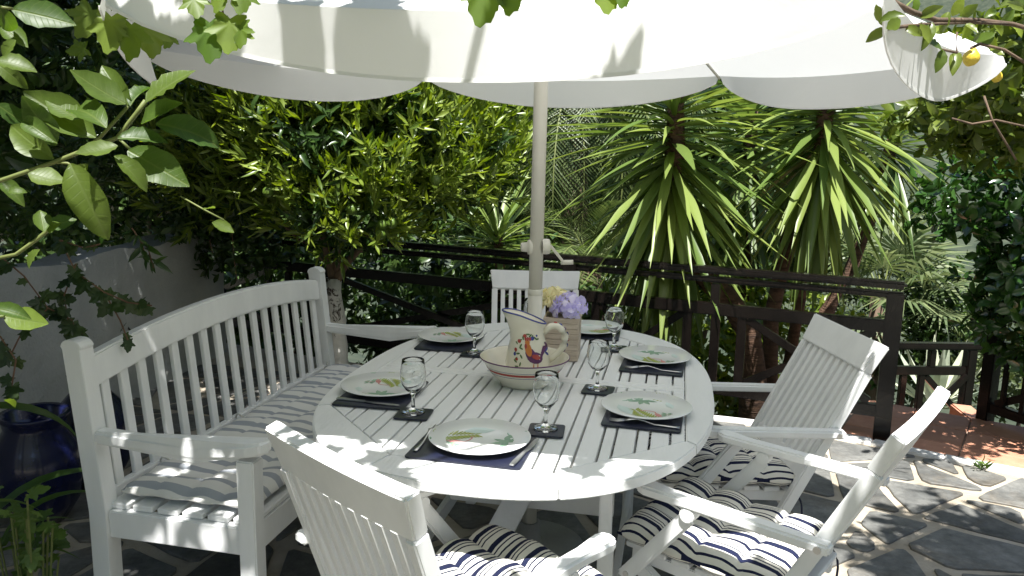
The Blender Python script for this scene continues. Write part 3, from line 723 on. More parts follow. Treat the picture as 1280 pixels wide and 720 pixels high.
# arched top rail
mb = MB(); n = 24
for k in range(n):
    q = []
    for t in (-1+2*k/n, -1+2*(k+1)/n):
        arch = .058*(1-t*t)
        for z in (.775+arch, .872+arch):
            y = back_y(z); q += [(t*(BW-.029), y-.019, z), (t*(BW-.029), y+.019, z)]
    mb.add(q, [[0, 4, 6, 2], [1, 3, 7, 5], [2, 6, 7, 3], [0, 1, 5, 4]]+([[0, 2, 3, 1]] if k == 0 else [])+([[4, 5, 7, 6]] if k == n-1 else []))
m_ = mb.mesh('top_rail'); bm = bmesh.new(); bm.from_mesh(m_); bmesh.ops.remove_doubles(bm, verts=bm.verts, dist=1e-5)
bmesh.ops.bevel(bm, geom=[e for e in bm.edges if len(e.link_faces) == 2 and e.calc_face_angle(0) > .6], offset=.006, segments=2, affect='EDGES'); bm.to_mesh(m_); bm.free()
link('top_rail', m_, 'paint', bench)
for i in range(17):
    t = -1+2*(i+.5)/17; x = t*(BW-.035); zt = .778+.058*(1-t*t)
    MB().beam((x, back_y(.40), .40), (x, back_y(zt), zt), .036, .016, (1, 0, 0)).build('back_slat', 'paint', bench, .0025, 1)
MB().beam((-BW+.029, back_y(.44), .43), (BW-.029, back_y(.44), .43), .05, .028, (0, 0, 1)).build('lower_rail', 'paint', bench, .003)
for i in range(6):
    y = -.185+i*.084; MB().box((-BW+.0, y-.034, .406), (BW-.0, y+.034, .424)).build('seat_slat', 'paint', bench, .003, 1)
bc = cushion(1.47, .45, .062, 13, 4, 'bench_cushion', 'greystripe', [bez((-.70, -.21, .03), (-.74, -.25, .06), (-.72, -.27, .0)), bez((-.68, -.21, .03), (-.72, -.24, .08), (-.75, -.25, .04)), bez((.05, -.21, .03), (.07, -.25, .08), (.04, -.26, .02)), bez((.5, -.21, .03), (.52, -.25, .08), (.5, -.26, .02))], .45)
tag(bc, 'long grey and white striped tufted cushion on the bench seat', 'cushion')
off = Matrix.Rotation(BA-math.pi/2, 4, 'Z') @ Vector((.01, .03, 0)); bc.location = (bo.x+off.x, bo.y+off.y, .424); bc.rotation_euler = (0, 0, BA-math.pi/2)

# ================================================================== tableware
TOP = TZ+.0006
def place(o, x, y, z, rz): 
    p = TL(x, y, z); o.location = p; o.rotation_euler = (0, 0, rz-TA); return o
def rrect(w, h, r, n=5):
    pts = []
    for cx, cy, a0 in ((w/2-r, h/2-r, 0), (-w/2+r, h/2-r, 90), (-w/2+r, -h/2+r, 180), (w/2-r, -h/2+r, 270)):
        for k in range(n+1): a = R(a0+90*k/n); pts.append((cx+r*math.cos(a), cy+r*math.sin(a)))
    return pts
mat_me = MB().prism(rrect(.30, .225, .012), 0, .005).mesh('placemat', .0012, 2); coaster_me = MB().prism(rrect(.10, .10, .010), 0, .005).mesh('coaster', .0012, 2)
# plate with its print (flat transfer shapes following the dish)
def dish(r): return .0055+(.0 if r < .078 else .0135*((r-.078)/.056)**1.15)
def make_plate():
    c = link('dinner_plate', MB().lathe([(.0, .0), (.075, .0), (.08, .002), (.134, .0165), (.1355, .0185), (.134, .0195), (.078, .0055), (.0, .0055)], 48).mesh('dinner_plate'), 'china', None, True)
    def decal(name, mat, polys):
        mb = MB()
        for poly in polys:
            q = [(x, y, dish(math.hypot(x, y))+.0007) for x, y in poly]; n = len(q)
            cx, cy = sum(p[0] for p in q)/n, sum(p[1] for p in q)/n
            mb.add(q+[(cx, cy, dish(math.hypot(cx, cy))+.0008)], [[i, (i+1) % n, n] for i in range(n)])
        m_ = pymesh(name, mb.v, mb.f); bm = bmesh.new(); bm.from_mesh(m_)
        for _ in range(1): bmesh.ops.subdivide_edges(bm, edges=bm.edges, cuts=1)
        for v in bm.verts: v.co.z = dish(math.hypot(v.co.x, v.co.y))+.0007
        bm.to_mesh(m_); bm.free(); link(name, m_, mat, c)['kind'] = 'stuff'
    def leafpoly(p, a, L, w): 
        d = Vector((math.cos(a), math.sin(a))); s = Vector((-d.y, d.x)); p = Vector(p)
        return [tuple(p), tuple(p+d*L*.35+s*w), tuple(p+d*L*.7+s*w*.8), tuple(p+d*L), tuple(p+d*L*.7-s*w*.8), tuple(p+d*L*.35-s*w)]
    def frond(p0, a0, L, n, ll, bend):
        ps = []; p = Vector(p0); a = a0
        for i in range(n):
            for s in (-1, 1): ps.append(leafpoly(p, a+s*R(58-20*i/n), ll*(1-.55*abs(i/n-.25)), .0042))
            p = p+Vector((math.cos(a), math.sin(a)))*(L/n); a += bend/n
        return ps
    decal('fern_print', 'fern', frond((-.122, -.02), R(40), .125, 12, .046, -.5)+frond((.075, -.075), R(50), .07, 7, .032, .3))
    decal('palm_print', 'teal', frond((-.120, -.035), R(-25), .08, 8, .034, .4)+[leafpoly((.078, .0), R(a), .046, .009) for a in (20, 60, 110, 160, 200, 250)]+[leafpoly((.088, .048), R(a), .032, .011) for a in (30, 90, 150, 210)]+[leafpoly((-.09, -.075), R(a), .025, .005) for a in (0, 45, 100)])
    neck = [(-.062, -.030), (-.046, -.022), (-.034, -.022), (-.026, -.010), (-.022, .006), (-.028, .016), (-.018, .018)]
    strips_ = []
    for i in range(len(neck)-1):
        a, b = Vector(neck[i]), Vector(neck[i+1]); s = Vector((-(b-a).y, (b-a).x)).normalized()*.0022; strips_.append([tuple(a-s), tuple(b-s), tuple(b+s), tuple(a+s)])
    decal('flamingo_print', 'pink', [leafpoly((-.085, -.032), R(12), .045, .010), [(-.06, -.04), (-.058, -.04), (-.056, -.075), (-.058, -.075)]]+strips_+[leafpoly((.075, .052), R(a), .018, .004) for a in (0, 70, 140)])
    decal('wash_print', 'wash', [leafpoly((-.06, .05), R(20), .09, .022), leafpoly((0, -.08), R(10), .06, .012), leafpoly((.06, .075), R(-40), .05, .012)])
    return c
plate0 = make_plate()
def rev(prof, name): return MB().lathe(prof, 36).mesh(name)
glass_me = rev([(.0, .0), (.033, .0), (.0345, .0015), (.033, .0035), (.018, .007), (.0075, .013), (.0052, .022), (.0048, .040), (.0056, .053), (.010, .060), (.022, .070), (.033, .086), (.0375, .106), (.0375, .124), (.034, .146), (.0318, .160),
               (.0306, .1605), (.0300, .159), (.0322, .146), (.0358, .124), (.0358, .106), (.0312, .087), (.020, .073), (.008, .065), (.0, .0635)], 'wine_glass')
def make_knife():
    k = empty('table_knife')
    MB().prism([(-.006, -.1), (.006, -.1), (.0075, -.07), (.005, -.005), (-.005, -.005), (-.0075, -.07)], .001, .006).build('handle', 'steel', k, .0015, 2)
    MB().prism([(-.005, -.006), (.004, -.006), (.009, .02), (.0095, .07), (.006, .098), (0, .108), (-.005, .09)], .002, .0035).build('blade', 'steel', k, .0005, 1)
    return k
def make_fork():
    k = empty('table_fork'); z = lambda y: .002+.011*max(0, math.sin(math.pi*min(1, max(0, (y+.02)/.085))))
    def ribbon(ps):
        mb = MB(); q = []
        for y, w, x in ps: q += [(x-w, y, z(y)), (x+w, y, z(y)), (x+w, y, z(y)+.0022), (x-w, y, z(y)+.0022)]
        n = len(ps); return mb.add(q, [[i*4+j, i*4+(j+1) % 4, i*4+4+(j+1) % 4, i*4+4+j] for i in range(n-1) for j in range(4)]+[[3, 2, 1, 0], [4*n-4, 4*n-3, 4*n-2, 4*n-1]])
    ribbon([(-.1, .0065, 0), (-.08, .0065, 0), (-.03, .003, 0), (.0, .0026, 0), (.02, .004, 0), (.04, .0115, 0), (.055, .0122, 0)]).build('handle', 'steel', k, smooth=True)
    for x in (-.0102, -.0034, .0034, .0102): ribbon([(.053, .0018, x), (.075, .0016, x), (.10, .0010, x)]).build('tine', 'steel', k, smooth=True)
    return k
knife0, fork0 = make_knife(), make_fork()
seat_at = {'near': ('rounded end by the chair seen from behind', (-.02, -.665, -.02), (-.012, -.63, 0.), (.143, -.49)),
           'bench end': ('bench side, toward the near rounded end', (-.418, -.285, math.pi/2+.05), (-.425, -.255, -1.35), (-.255, -.455)),
           'bench far': ('bench side, toward the far end', (-.405, .43, math.pi/2+.05), (-.415, .47, -1.2), (-.262, .275)),
           'front corner': ('side of the edge-on chair', (.402, -.26, math.pi/2-.04), (.405, -.245, 1.75), (.243, -.07)),
           'fence side': ('side of the reclined chair by the fence post', (.408, .325, math.pi/2-.05), (.41, .38, 1.65), (.248, .505)),
           'far': ('far end behind the flower box', (.10, .755, .03), (.12, .785, 3.0), (-.10, .60))}
for i, (key, (where, m_, p_, g_)) in enumerate(seat_at.items()):
    mo = link('placemat', mat_me, 'navy'); place(mo, m_[0], m_[1], TOP, m_[2]); tag(mo, 'navy placemat under the plate on the '+where, 'placemat', 'navy placemats on the table')
    pl = plate0 if i == 0 else copy_tree(plate0); place(pl, p_[0], p_[1], TOP+.0052, p_[2]); tag(pl, 'white plate printed with fern and flamingo, '+where, 'plate', 'printed dinner plates')
    cs = link('coaster', coaster_me, 'navy'); place(cs, g_[0], g_[1], TOP, random.uniform(-.12, .12)); tag(cs, 'square navy coaster under the wine glass, '+where, 'coaster', 'navy coasters')
    gl = link('wine_glass', glass_me, 'glass', None, True); place(gl, g_[0]-.004, g_[1]+.006, TOP+.0052, 0); tag(gl, 'empty clear wine glass on the '+where, 'glass', 'stemmed wine glasses')
MZ = TOP+.0052
def cut(o, kind, x, y, rz, label, z=MZ): place(o, x, y, z, rz); tag(o, label, kind, kind+'s beside the plates')
cut(fork0, 'fork', -.153, -.640, -.02, 'steel fork left of the plate at the near rounded end')
cut(knife0, 'knife', .118, -.672, -.14, 'steel knife right of the plate at the near rounded end')
cut(copy_tree(fork0), 'fork', .405, -.375, math.pi/2-.10, 'steel fork beside the plate on the edge-on chair side')
cut(copy_tree(fork0), 'fork', .41, .215, math.pi/2-.08, 'steel fork beside the plate by the fence post chair')
cut(copy_tree(knife0), 'knife', -.425, -.398, -math.pi/2-.06, 'steel knife along the near edge of the bench side placemat')

# bowl
bx, by = -.008, -.045
bowl = empty('serving_bowl', TL(bx, by, TOP)); tag(bowl, 'cream pottery bowl with a red band, holding the rooster jug', 'bowl')
MB().lathe([(0, .004), (.074, .004), (.076, .0), (.082, .0), (.084, .008), (.112, .036), (.132, .066), (.148, .088), (.151, .092), (.1485, .0935), (.144, .090), (.126, .066), (.106, .040), (.078, .015), (0, .011)], 56).build('bowl', 'cream', bowl, smooth=True)
def bandat(z0, z1, mat, nm):
    r_ = lambda z: np.interp(z, [.008, .036, .066, .088], [.084, .112, .132, .148])+.0008
    MB().lathe([(r_(z0), z0), (r_((z0+z1)/2), (z0+z1)/2), (r_(z1), z1)], 56).build(nm, mat, bowl, smooth=True)
bandat(.052, .060, 'redline', 'red_band'); bandat(.045, .0465, 'blueline', 'thin_band'); bandat(.065, .0662, 'blueline', 'thin_band')
MB().lathe([(.1492, .0938), (.1515, .0925), (.1508, .090)], 56).build('rim_line', 'purple', bowl, smooth=True)
# jug
jug = empty('rooster_jug', TL(bx+.008, by+.014, TOP+.012), R(8)); tag(jug, 'cream pottery jug painted with a rooster, standing in the bowl', 'jug')
jp = [(.050, 0), (.062, .004), (.071, .03), (.074, .06), (.070, .095), (.058, .135), (.050, .165), (.053, .190), (.060, .212)]
def jr(z): return float(np.interp(z, [p[1] for p in jp], [p[0] for p in jp]))
def jtop(a):   # spout on -X side pulls up and out; handle side +X
    k = max(0, -math.cos(a)); return k
mb = MB(); n = 44; prof = [(0, .002)]+jp; v = []
ring = []
for layer, (dr, prf) in enumerate(((0, jp), (-.004, jp[::-1]))):
    for r_, z in prf:
        for j in range(n):
            a = 2*math.pi*j/n; k = max(0, -math.cos(a))**4*max(0, (z-.13)/.08); kk = max(0, -math.cos(a))*max(0, (z-.16)/.05)
            rr = r_+dr+.030*k; tilt = -.022*math.cos(a)*max(0, (z-.15)/.06)
            zz = max(z, .006) if layer else z
            v.append((rr*math.cos(a), rr*math.sin(a), zz+tilt))
k = len(v)//n; mb.add(v, [[i*n+j, i*n+(j+1) % n, (i+1)*n+(j+1) % n, (i+1)*n+j] for i in range(k-1) for j in range(n)]+[[j for j in range(n)], [(k-1)*n+j for j in range(n)]])
mb.build('jug_body', 'cream', jug, smooth=True)
lip = []
for j in range(n+1):
    a = 2*math.pi*j/n; kq = max(0, -math.cos(a))**4; lip.append(((.058+.030*kq*1.02)*math.cos(a), (.058+.03*kq)*math.sin(a), .2125-.022*math.cos(a)))
MB().tube(lip, .0028, 6, False).build('blue_lip', 'blueline', jug, smooth=True)
hp = [(.050, 0, .155), (.075, 0, .185), (.105, 0, .180), (.128, 0, .150), (.126, 0, .115), (.105, 0, .085), (.070, 0, .060)]
hc = []
for i in range(len(hp)-1):
    hc += [Vector(hp[i]).lerp(Vector(hp[i+1]), t) for t in (0, .5)]
hc.append(Vector(hp[-1])); 
for _ in range(2): hc = [hc[0]]+[(hc[i-1]+hc[i]*2+hc[i+1])/4 for i in range(1, len(hc)-1)]+[hc[-1]]
hd = MB().tube(hc, [.013-.0005*abs(i-6) for i in range(len(hc))], 12).build('handle', 'cream', jug, smooth=True)
dots = [(3, 'redline'), (4, 'blueline'), (5, 'purple'), (6, 'blueline'), (7, 'redline'), (8, 'blueline'), (9, 'purple')]
for i, mt in dots:
    p = hc[i]; d = (hc[i+1]-hc[i-1]).normalized(); o_ = Vector((d.z, 0, -d.x)); o_ = o_ if o_.dot(p-Vector((.07, 0, .12))) > 0 else -o_
    mb = MB().lathe([(0, .002), (.005, .0012), (.0075, -.002)], 8); q = o_.to_track_quat('Z', 'Y'); mb.v = [q @ w+p+o_*.0118 for w in mb.v]; mb.build('dot', mt, hd, smooth=True)
# rooster and flowers painted on the jug: flat shapes wrapped on the belly, facing -Y
def wrap(name, mat, polys, parent=jug):
    mb = MB()
    for lift, poly in polys:
        n_ = len(poly); cx, cy = sum(p[0] for p in poly)/n_, sum(p[1] for p in poly)/n_; q = []
        for x, z in poly+[(cx, cy)]:
            r_ = jr(z)+.0009+lift*.0005; a = -math.pi/2+x/r_; q.append((r_*math.cos(a), r_*math.sin(a), z))
        mb.add(q, [[i, (i+1) % n_, n_] for i in range(n_)])
    return link(name, pymesh(name, mb.v, mb.f), mat, parent)
def ell(cx, cz, rx, rz_, rot=0, n_=12): return [(cx+rx*math.cos(t)*math.cos(rot)-rz_*math.sin(t)*math.sin(rot), cz+rx*math.cos(t)*math.sin(rot)+rz_*math.sin(t)*math.cos(rot)) for t in [2*math.pi*i/n_ for i in range(n_)]]
RX, RZ = .014, .088
K = 1.45
wrap('rooster_body', 'purple', [(0, ell(RX, RZ, .020*K, .013*K, -.25)), (0, ell(RX-.011*K, RZ+.008*K, .011*K, .016*K, .5))]+[(0, ell(RX+(.018+.0055*i)*K, RZ+(.008+.004*i)*K, (.018-.001*i)*K, .0036*K, 1.25-.44*i)) for i in range(5)])
wrap('rooster_neck', 'orange', [(1, ell(RX-.016*K, RZ+.019*K, .0075*K, .016*K, .25)), (1, ell(RX-.018*K, RZ+.034*K, .0056*K, .006*K)), (1, ell(RX-.004*K, RZ-.021*K, .0015*K, .009*K)), (1, ell(RX+.006*K, RZ-.021*K, .0015*K, .009*K))])
wrap('rooster_comb', 'redline', [(2, ell(RX+(-.022+.005*i)*K, RZ+.042*K, .0026*K, .0045*K)) for i in range(3)]+[(2, ell(RX-.022*K, RZ+.026*K, .0028*K, .0055*K)), (2, ell(RX+.002*K, RZ+.002*K, .011*K, .0055*K, -.3))]+[(1, ell(-.040, .140, .007, .006)), (1, ell(-.054, .112, .006, .006)), (1, ell(-.020, .158, .0065, .006)), (1, ell(-.050, .082, .005, .005))])
wrap('painted_leaves', 'pgreen', [(0, ell(-.050+.012*math.sin(i*1.9)+.0012*i, .058+i*.0085, .0075, .003, i*1.3)) for i in range(13)]+[(0, ell(-.010+i*.008, .163-.004*i, .007, .0026, .8*i)) for i in range(5)]+[(0, ell(RX+.01, RZ-.030*K, .03, .004))])
wrap('painted_buds', 'blueline', [(1, ell(.004, .150, .007, .0065)), (1, ell(-.058, .098, .005, .006)), (1, ell(.020, .158, .0035, .0035)), (0, ell(RX+.036*K, RZ+.014*K, .012*K, .003*K, .2)), (0, ell(RX+.037*K, RZ+.005*K, .010*K, .003*K, -.5))])
for nm in ('rooster_body', 'rooster_neck', 'rooster_comb', 'painted_leaves', 'painted_buds'): bpy.data.objects[nm]['kind'] = 'stuff'
# flower box
fb = TL(.062, .335, TOP); box = empty('flower_box', fb, R(-9)); tag(box, 'square weathered wooden box holding artificial hydrangeas', 'planter')
W_ = .066; Hb = .162
for k in range(8):
    z0 = k*Hb/8+.0006; z1 = (k+1)*Hb/8-.0006
    for (x0, x1, y0, y1) in ((-W_, W_, -W_, -W_+.008), (-W_, W_, W_-.008, W_), (-W_, -W_+.008, -W_+.0085, W_-.0085), (W_-.008, W_, -W_+.0085, W_-.0085)):
        MB().box((x0, y0, z0), (x1, y1, z1)).build('slat', 'crate', box, .0008, 1)
MB().box((-W_+.0085, -W_+.0085, .001), (W_-.0085, W_-.0085, Hb-.03)).build('filling', 'soil', box)
def floret_tmpl():
    v = [(0, 0, .02)]; f = []
    for k in range(4):
        a = math.pi/2*k; b = len(v)
        for t, r_ in ((-.62, .55), (-.45, .92), (0, 1.05), (.45, .92), (.62, .55)):
            v.append((r_*math.sin(a+t), r_*math.cos(a+t), .10*math.cos(3*t)+.12*(r_-.5)))
        f += [[0, b+i, b+i+1] for i in range(4)]
    v = np.array(v)
    return v, f
T['floret'] = floret_tmpl()
def hydrangea(name, c, r_, mat, n_, label, sc=.0275):
    h = empty(name, fb+Vector((0, 0, Hb-.03))); u = unit(n_); u[:, 2] = np.abs(u[:, 2])*1.1-.25; u /= np.linalg.norm(u, axis=1, keepdims=True)
    pos = np.array(c)+u*np.array(r_)*(.9+.15*rng.random(n_))[:, None]
    t = np.cross(u, unit(n_))
    scatter('petals', T['floret'], pos, t, u, sc*(.8+.5*rng.random(n_)), mat, h)['kind'] = 'stuff'
    mb = MB()
    for p, d in zip(pos, u): mb.lathe([(0, .004), (.003, .002), (.003, -.001)], 5, tuple(p+d*.001))
    mb.build('flower_eyes', 'pistil', h)['kind'] = 'stuff'
    MB().tube([(c[0]*.5, c[1]*.5, 0), (c[0], c[1], c[2])], .004, 6).build('stem', 'stem', h)
    MB().lathe([(0, r_[2]*.5), (r_[0]*.75, r_[2]*.2), (r_[0]*.7, -r_[2]*.3), (0, -r_[2]*.4)], 12, c).build('flower_core', mat, h, smooth=True)
    tag(h, label, 'flowers'); return h
hydrangea('hydrangea_bunch', (.022, -.02, .062), (.062, .054, .042), 'lilac', 46, 'lilac artificial hydrangea head on the front of the flower box')
hydrangea('hydrangea_bunch', (-.034, .020, .078), (.052, .050, .044), 'creamp', 38, 'cream artificial hydrangea head behind the lilac one')

# ================================================================== parasol
UC = TL(-.02, .192, 0); UR, UD = 1.465, R(-8.)
par = empty('parasol', (UC.x, UC.y, 0)); tag(par, 'large white hexagonal canvas parasol with hanging flaps over the table', 'parasol')
MB().tube([(0, 0, .04), (0, 0, 1.02)], .0265, 24).build('lower_pole', 'pole', par, smooth=True)
MB().tube([(0, 0, 1.0), (.004, 0, 2.42)], .0245, 24).build('upper_pole', 'pole', par, smooth=True)
MB().lathe([(.0268, .085), (.029, .087), (.029, .092), (.0268, .094)], 20).build('collar', 'steel', par, smooth=True)
MB().lathe([(.0266, .998), (.0274, 1.0), (.0274, 1.016), (.0246, 1.021)], 20).build('collar', 'pole', par, smooth=True)
MB().lathe([(0, 0.002), (.21, .002), (.22, .012), (.21, .035), (.06, .05), (.045, .055), (.04, .13), (.0275, .13)], 40).build('base', 'ply', par, smooth=True)
cz = PD(668, 309, UC.y).z
knob = MB(); knob.lathe([(0, .026), (.012, .026), (.016, .022), (.018, .0), (.026, 0), (.028, -.012), (.022, -.016)], 20)
q = Vector((-1, -.15, 0)).to_track_quat('Z', 'Y'); knob.v = [q @ w+Vector((-.030, 0, cz)) for w in knob.v]; knob.build('winder_knob', 'pole', par, smooth=True)
hub_ = MB().lathe([(.0, .018), (.026, .018), (.028, .010), (.028, -.01)], 20); q = Vector((1, .15, 0)).to_track_quat('Z', 'Y'); hub_.v = [q @ w+Vector((.028, 0, cz+.003)) for w in hub_.v]; cr = hub_.build('crank', 'pole', par, smooth=True)
MB().beam((.048, -.006, cz+.010), (.098, -.006, cz-.052), .018, .010, (0, 1, 0)).build('crank_arm', 'pole', cr, .003)
MB().tube([(.088, -.006, cz-.052), (.132, -.006, cz-.050)], .0085, 12).build('crank_grip', 'pole', cr, smooth=True)
def rimz(y): return 1.845+.036*(y)          # y relative to the pole
corners = []
for k in range(6):
    a = UD+k*math.pi/3; x, y = UR*math.cos(a), UR*math.sin(a); corners.append(Vector((x, y, rimz(y))))
apex = Vector((.004, 0, 2.44))
NU, NV = 20, 10
for k in range(6):
    A, B = corners[k], corners[(k+1) % 6]; nrm = Vector(((A+B).x, (A+B).y, 0)).normalized()
    v = []; f = []
    for j in range(NV+1):
        t = .03+.97*j/NV
        for i in range(NU+1):
            u = i/NU; p = apex.lerp(A.lerp(B, u), t)
            p.z -= .05*math.sin(math.pi*u)*t*(1-t)*1.5+.035*math.sin(math.pi*u)*t**3
            p -= nrm*(.035*math.sin(math.pi*u)*t*t)
            v.append(p)
    for j in range(NV):
        for i in range(NU): a = j*(NU+1)+i; f.append([a, a+1, a+NU+2, a+NU+1])
    pn = link('canopy_panel', pymesh('canopy_panel', v, f), 'canvas', par, True)
    edge = [v[NV*(NU+1)+i] for i in range(NU+1)]
    # hanging flap, scalloped hem, flaring and slightly wavy
    fv = []; ff = []; NJ = 8; hemline = []
    cnt = sum(edge, Vector())/len(edge)
    for j in range(NJ+1):
        for i in range(NU+1):
            u = i/NU; s = 2*u-1
            drop = .035+.095*(1-abs(s)**2.4)**.8
            p = edge[i].copy(); w = j/NJ
            p.z -= drop*w
            p += nrm*(.012*math.sin(u*9+k*2.1)*w+.028*w*abs(s)**2-.020*w)
            # corner edges lean in a little towards the middle (slit between flaps)
            p += (cnt-edge[i])*(.018*w*abs(s)**6)
            fv.append(p)
            if j == NJ: hemline.append(p)
    for j in range(NJ):
        for i in range(NU): a = j*(NU+1)+i; ff.append([a, a+NU+1, a+NU+2, a+1])
    fl = link('flap', pymesh('flap', fv, ff), 'canvas', pn, True)
    # hem: folded tape, thin box section
    hv = []
    for i, p in enumerate(hemline):
        for a_, z_ in ((-.0016, -.002), (.0016, -.002), (.0016, .005), (-.0016, .005)): hv.append(p+nrm*a_+Vector((0, 0, z_)))
    nh = len(hemline)
    MB().add(hv, [[i*4+j, i*4+(j+1) % 4, i*4+4+(j+1) % 4, i*4+4+j] for i in range(nh-1) for j in range(4)]).build('hem', 'canvas', fl)
    C = corners[k]
    rb = MB().tube([apex-Vector((0, 0, .05))+Vector((C.x, C.y, 0))*.03, apex.lerp(C, .5)-Vector((0, 0, .022)), C-Vector((0, 0, .012))], [.009, .008, .006], 8).build('rib', 'pole', par, smooth=True)
    MB().tube([Vector((C.x, C.y, 0)).normalized()*.035+Vector((0, 0, 2.08)), apex.lerp(C, .5)-Vector((0, 0, .034))], .006, 8).build('strut', 'pole', rb, smooth=True)
MB().lathe([(.0245, 2.04), (.045, 2.045), (.045, 2.10), (.0245, 2.105)], 20).build('runner', 'pole', par, smooth=True)
MB().lathe([(.0, 2.50), (.02, 2.49), (.028, 2.46), (.05, 2.445), (.05, 2.43), (.0, 2.43)], 20).build('finial', 'pole', par, smooth=True)

# ================================================================== plants
def trunk(name, paths, mat, parent, n=9):
    mb = MB()
    for path, r0, r1 in paths:
        k = len(path); pp = [Vector(p)+Vector((random.uniform(-1, 1), random.uniform(-1, 1), 0))*r0*.25*(0 < i < k-1) for i, p in enumerate(path)]
        mb.tube(pp, [(r0+(r1-r0)*i/(k-1))*(1+.12*math.sin(i*2.7)) for i in range(k)], n)
    return mb.build(name, mat, parent, smooth=True)
def tree(name, label, base, cat='tree', group=None):
    e = empty(name, base); tag(e, label, cat, group); return e, Vector(base)
def shift(blobs, b): return [(x-b.x, y-b.y, z-b.z, *r_) for x, y, z, *r_ in blobs]

# ---- orange tree behind the bench
ot, b = tree('orange_tree', 'dense orange tree with a whitewashed trunk behind the bench', (-1.12, 5.02, 0))
trunk('trunk', [(bez((0, 0, -.03), (-.03, .02, .3), (-.03, 0, .68), 8), .062, .048)], 'limebark', ot, 12)
trunk('limbs', [(bez((-.03, 0, .64), (-.10, -.02, .9), (-.16, .05, 1.45), 7), .034, .012), (bez((-.02, 0, .64), (.05, 0, .82), (.34, -.12, 1.05), 7), .032, .013), (bez((.15, -.03, .86), (.25, .1, 1.2), (.45, .2, 1.7), 7), .022, .008),
                (bez((-.06, 0, .78), (-.35, .05, .95), (-.75, .1, 1.5), 7), .02, .008), (bez((.0, 0, .7), (-.02, -.05, 1.1), (.2, -.1, 1.8), 7), .026, .009)], 'bark', ot)
ob = shift([(-1.35, 4.95, 1.75, .72, .62, .66), (-.72, 4.95, 1.72, .70, .55, .66), (-1.0, 4.6, 1.55, .68, .40, .48), (-.42, 5.0, 1.45, .48, .45, .42), (-1.75, 5.0, 1.45, .55, .5, .5), (-1.1, 5.1, 2.3, .95, .7, .42), (-.95, 4.62, 1.15, .45, .3, .24)], b)
foliage('crown', T['lanceup'], ob, 2700, 9, .088, 'orangel', ot, up=1.0, spread=.8, twig=.13, shell=.6)
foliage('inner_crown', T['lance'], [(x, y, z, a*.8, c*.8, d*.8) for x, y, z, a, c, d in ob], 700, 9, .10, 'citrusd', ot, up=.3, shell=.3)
for px, py in ((440, 262), (478, 281), (490, 279), (476, 293), (335, 240), (545, 225)):
    p = PD(px, py, 4.33)-b; fo = MB().lathe([(0, .031)]+[(.031*math.sin(t), .031*math.cos(t)) for t in (.5, 1., 1.57, 2.1, 2.7)]+[(0, -.031)], 12).build('orange_fruit', 'unripe', ot, smooth=True); fo.location = p
# ---- shrubs above the garden wall
for (lab, blobs, nc, m_) in (('dark evergreen shrub crowding over the garden wall beside the orange tree', [(-2.35, 5.5, 1.35, .62, .6, .62), (-2.1, 5.7, 1.95, .6, .5, .55), (-1.9, 5.55, .95, .35, .3, .35)], 1100, 'hedge'),
                            ('dark leafy shrub spilling over the wall behind the near bench post', [(-2.85, 4.3, 1.32, .52, .7, .42), (-2.9, 4.6, 1.9, .6, .8, .5), (-2.75, 3.3, 1.25, .4, .6, .35), (-2.9, 3.4, 1.8, .5, .7, .45)], 1500, 'hedge'),
                            ('unseen hedge plant added at the left to block sky light', [(-3.2, 2.2, 1.3, .5, .9, .6), (-3.4, 3.4, 2.1, .6, 1.0, .7)], 900, 'hedge')):  # last one is out of view, added to keep sky light off the wall
    bb = Vector((blobs[0][0]-.25, blobs[0][1]+.1, -.1)); e, b = tree('wall_shrub', lab, bb, 'shrub', 'shrubs over the garden wall')
    trunk('stem', [(bez((0, 0, 0), (.02, 0, .5), (.1, 0, 1.4), 5), .03, .012), (bez((0, 0, .2), (-.1, .2, .7), (-.1, .3, 1.6), 5), .022, .01)], 'bark', e)
    foliage('foliage', T['oval'], shift(blobs, b), nc, 10, .062, m_, e, up=.4, shell=.35)
# ---- ivy trailing down the wall
def vine_chain(name, label, paths, leaf, size, mat, every=.05, stem='brownstem', rad=.0025):
    e = empty(name, paths[0][0]); tag(e, label, 'creeper'); b = Vector(paths[0][0]); mb = MB(); pos = []; dr = []; ups = []
    for pth in paths:
        q = [Vector(p)-b for p in pth]; MB().tube(q, rad, 5).build('stem', stem, e)
        for i in range(len(q)-1):
            L = (q[i+1]-q[i]).length
            for k in range(max(1, int(L/every))):
                pos.append(q[i].lerp(q[i+1], random.random())); dr.append(Vector((random.uniform(-1, 1), random.uniform(-1, .3), random.uniform(-1.2, .3)))); ups.append(Vector((random.uniform(-.3, .6), -1, .5)))
    n_ = len(pos)
    o = scatter('leaves', T[leaf], [tuple(p) for p in pos], [tuple(p) for p in dr], [tuple(p) for p in ups], size*(.6+.7*rng.random(n_)), mat, e); o['kind'] = 'stuff'; return e
def pxpath(pts, d): return [PD(x, y, d) for x, y in pts]
vine_chain('ivy_creeper', 'dark ivy shoots trailing in front of the whitewashed wall', [pxpath([(75, 300), (95, 340), (130, 365), (150, 400), (160, 425)], 2.4), pxpath([(95, 330), (80, 370), (85, 400), (110, 425)], 2.4), pxpath([(130, 365), (160, 378), (190, 382)], 2.4), pxpath([(0, 320), (30, 345), (60, 385), (25, 420), (10, 450)], 2.3), pxpath([(60, 385), (90, 400), (105, 440)], 2.4), pxpath([(0, 420), (20, 450), (12, 500)], 2.2), pxpath([(75, 300), (105, 310), (125, 305)], 2.4)], 'vine', .055, 'ivy', .022)
vine_chain('citrus_sprig', 'dark sprig with a small green fruit hanging before the wall', [pxpath([(165, 285), (175, 300), (182, 318)], 2.7), pxpath([(175, 300), (185, 310), (192, 335)], 2.7)], 'lance', .07, 'citrusd', .010)
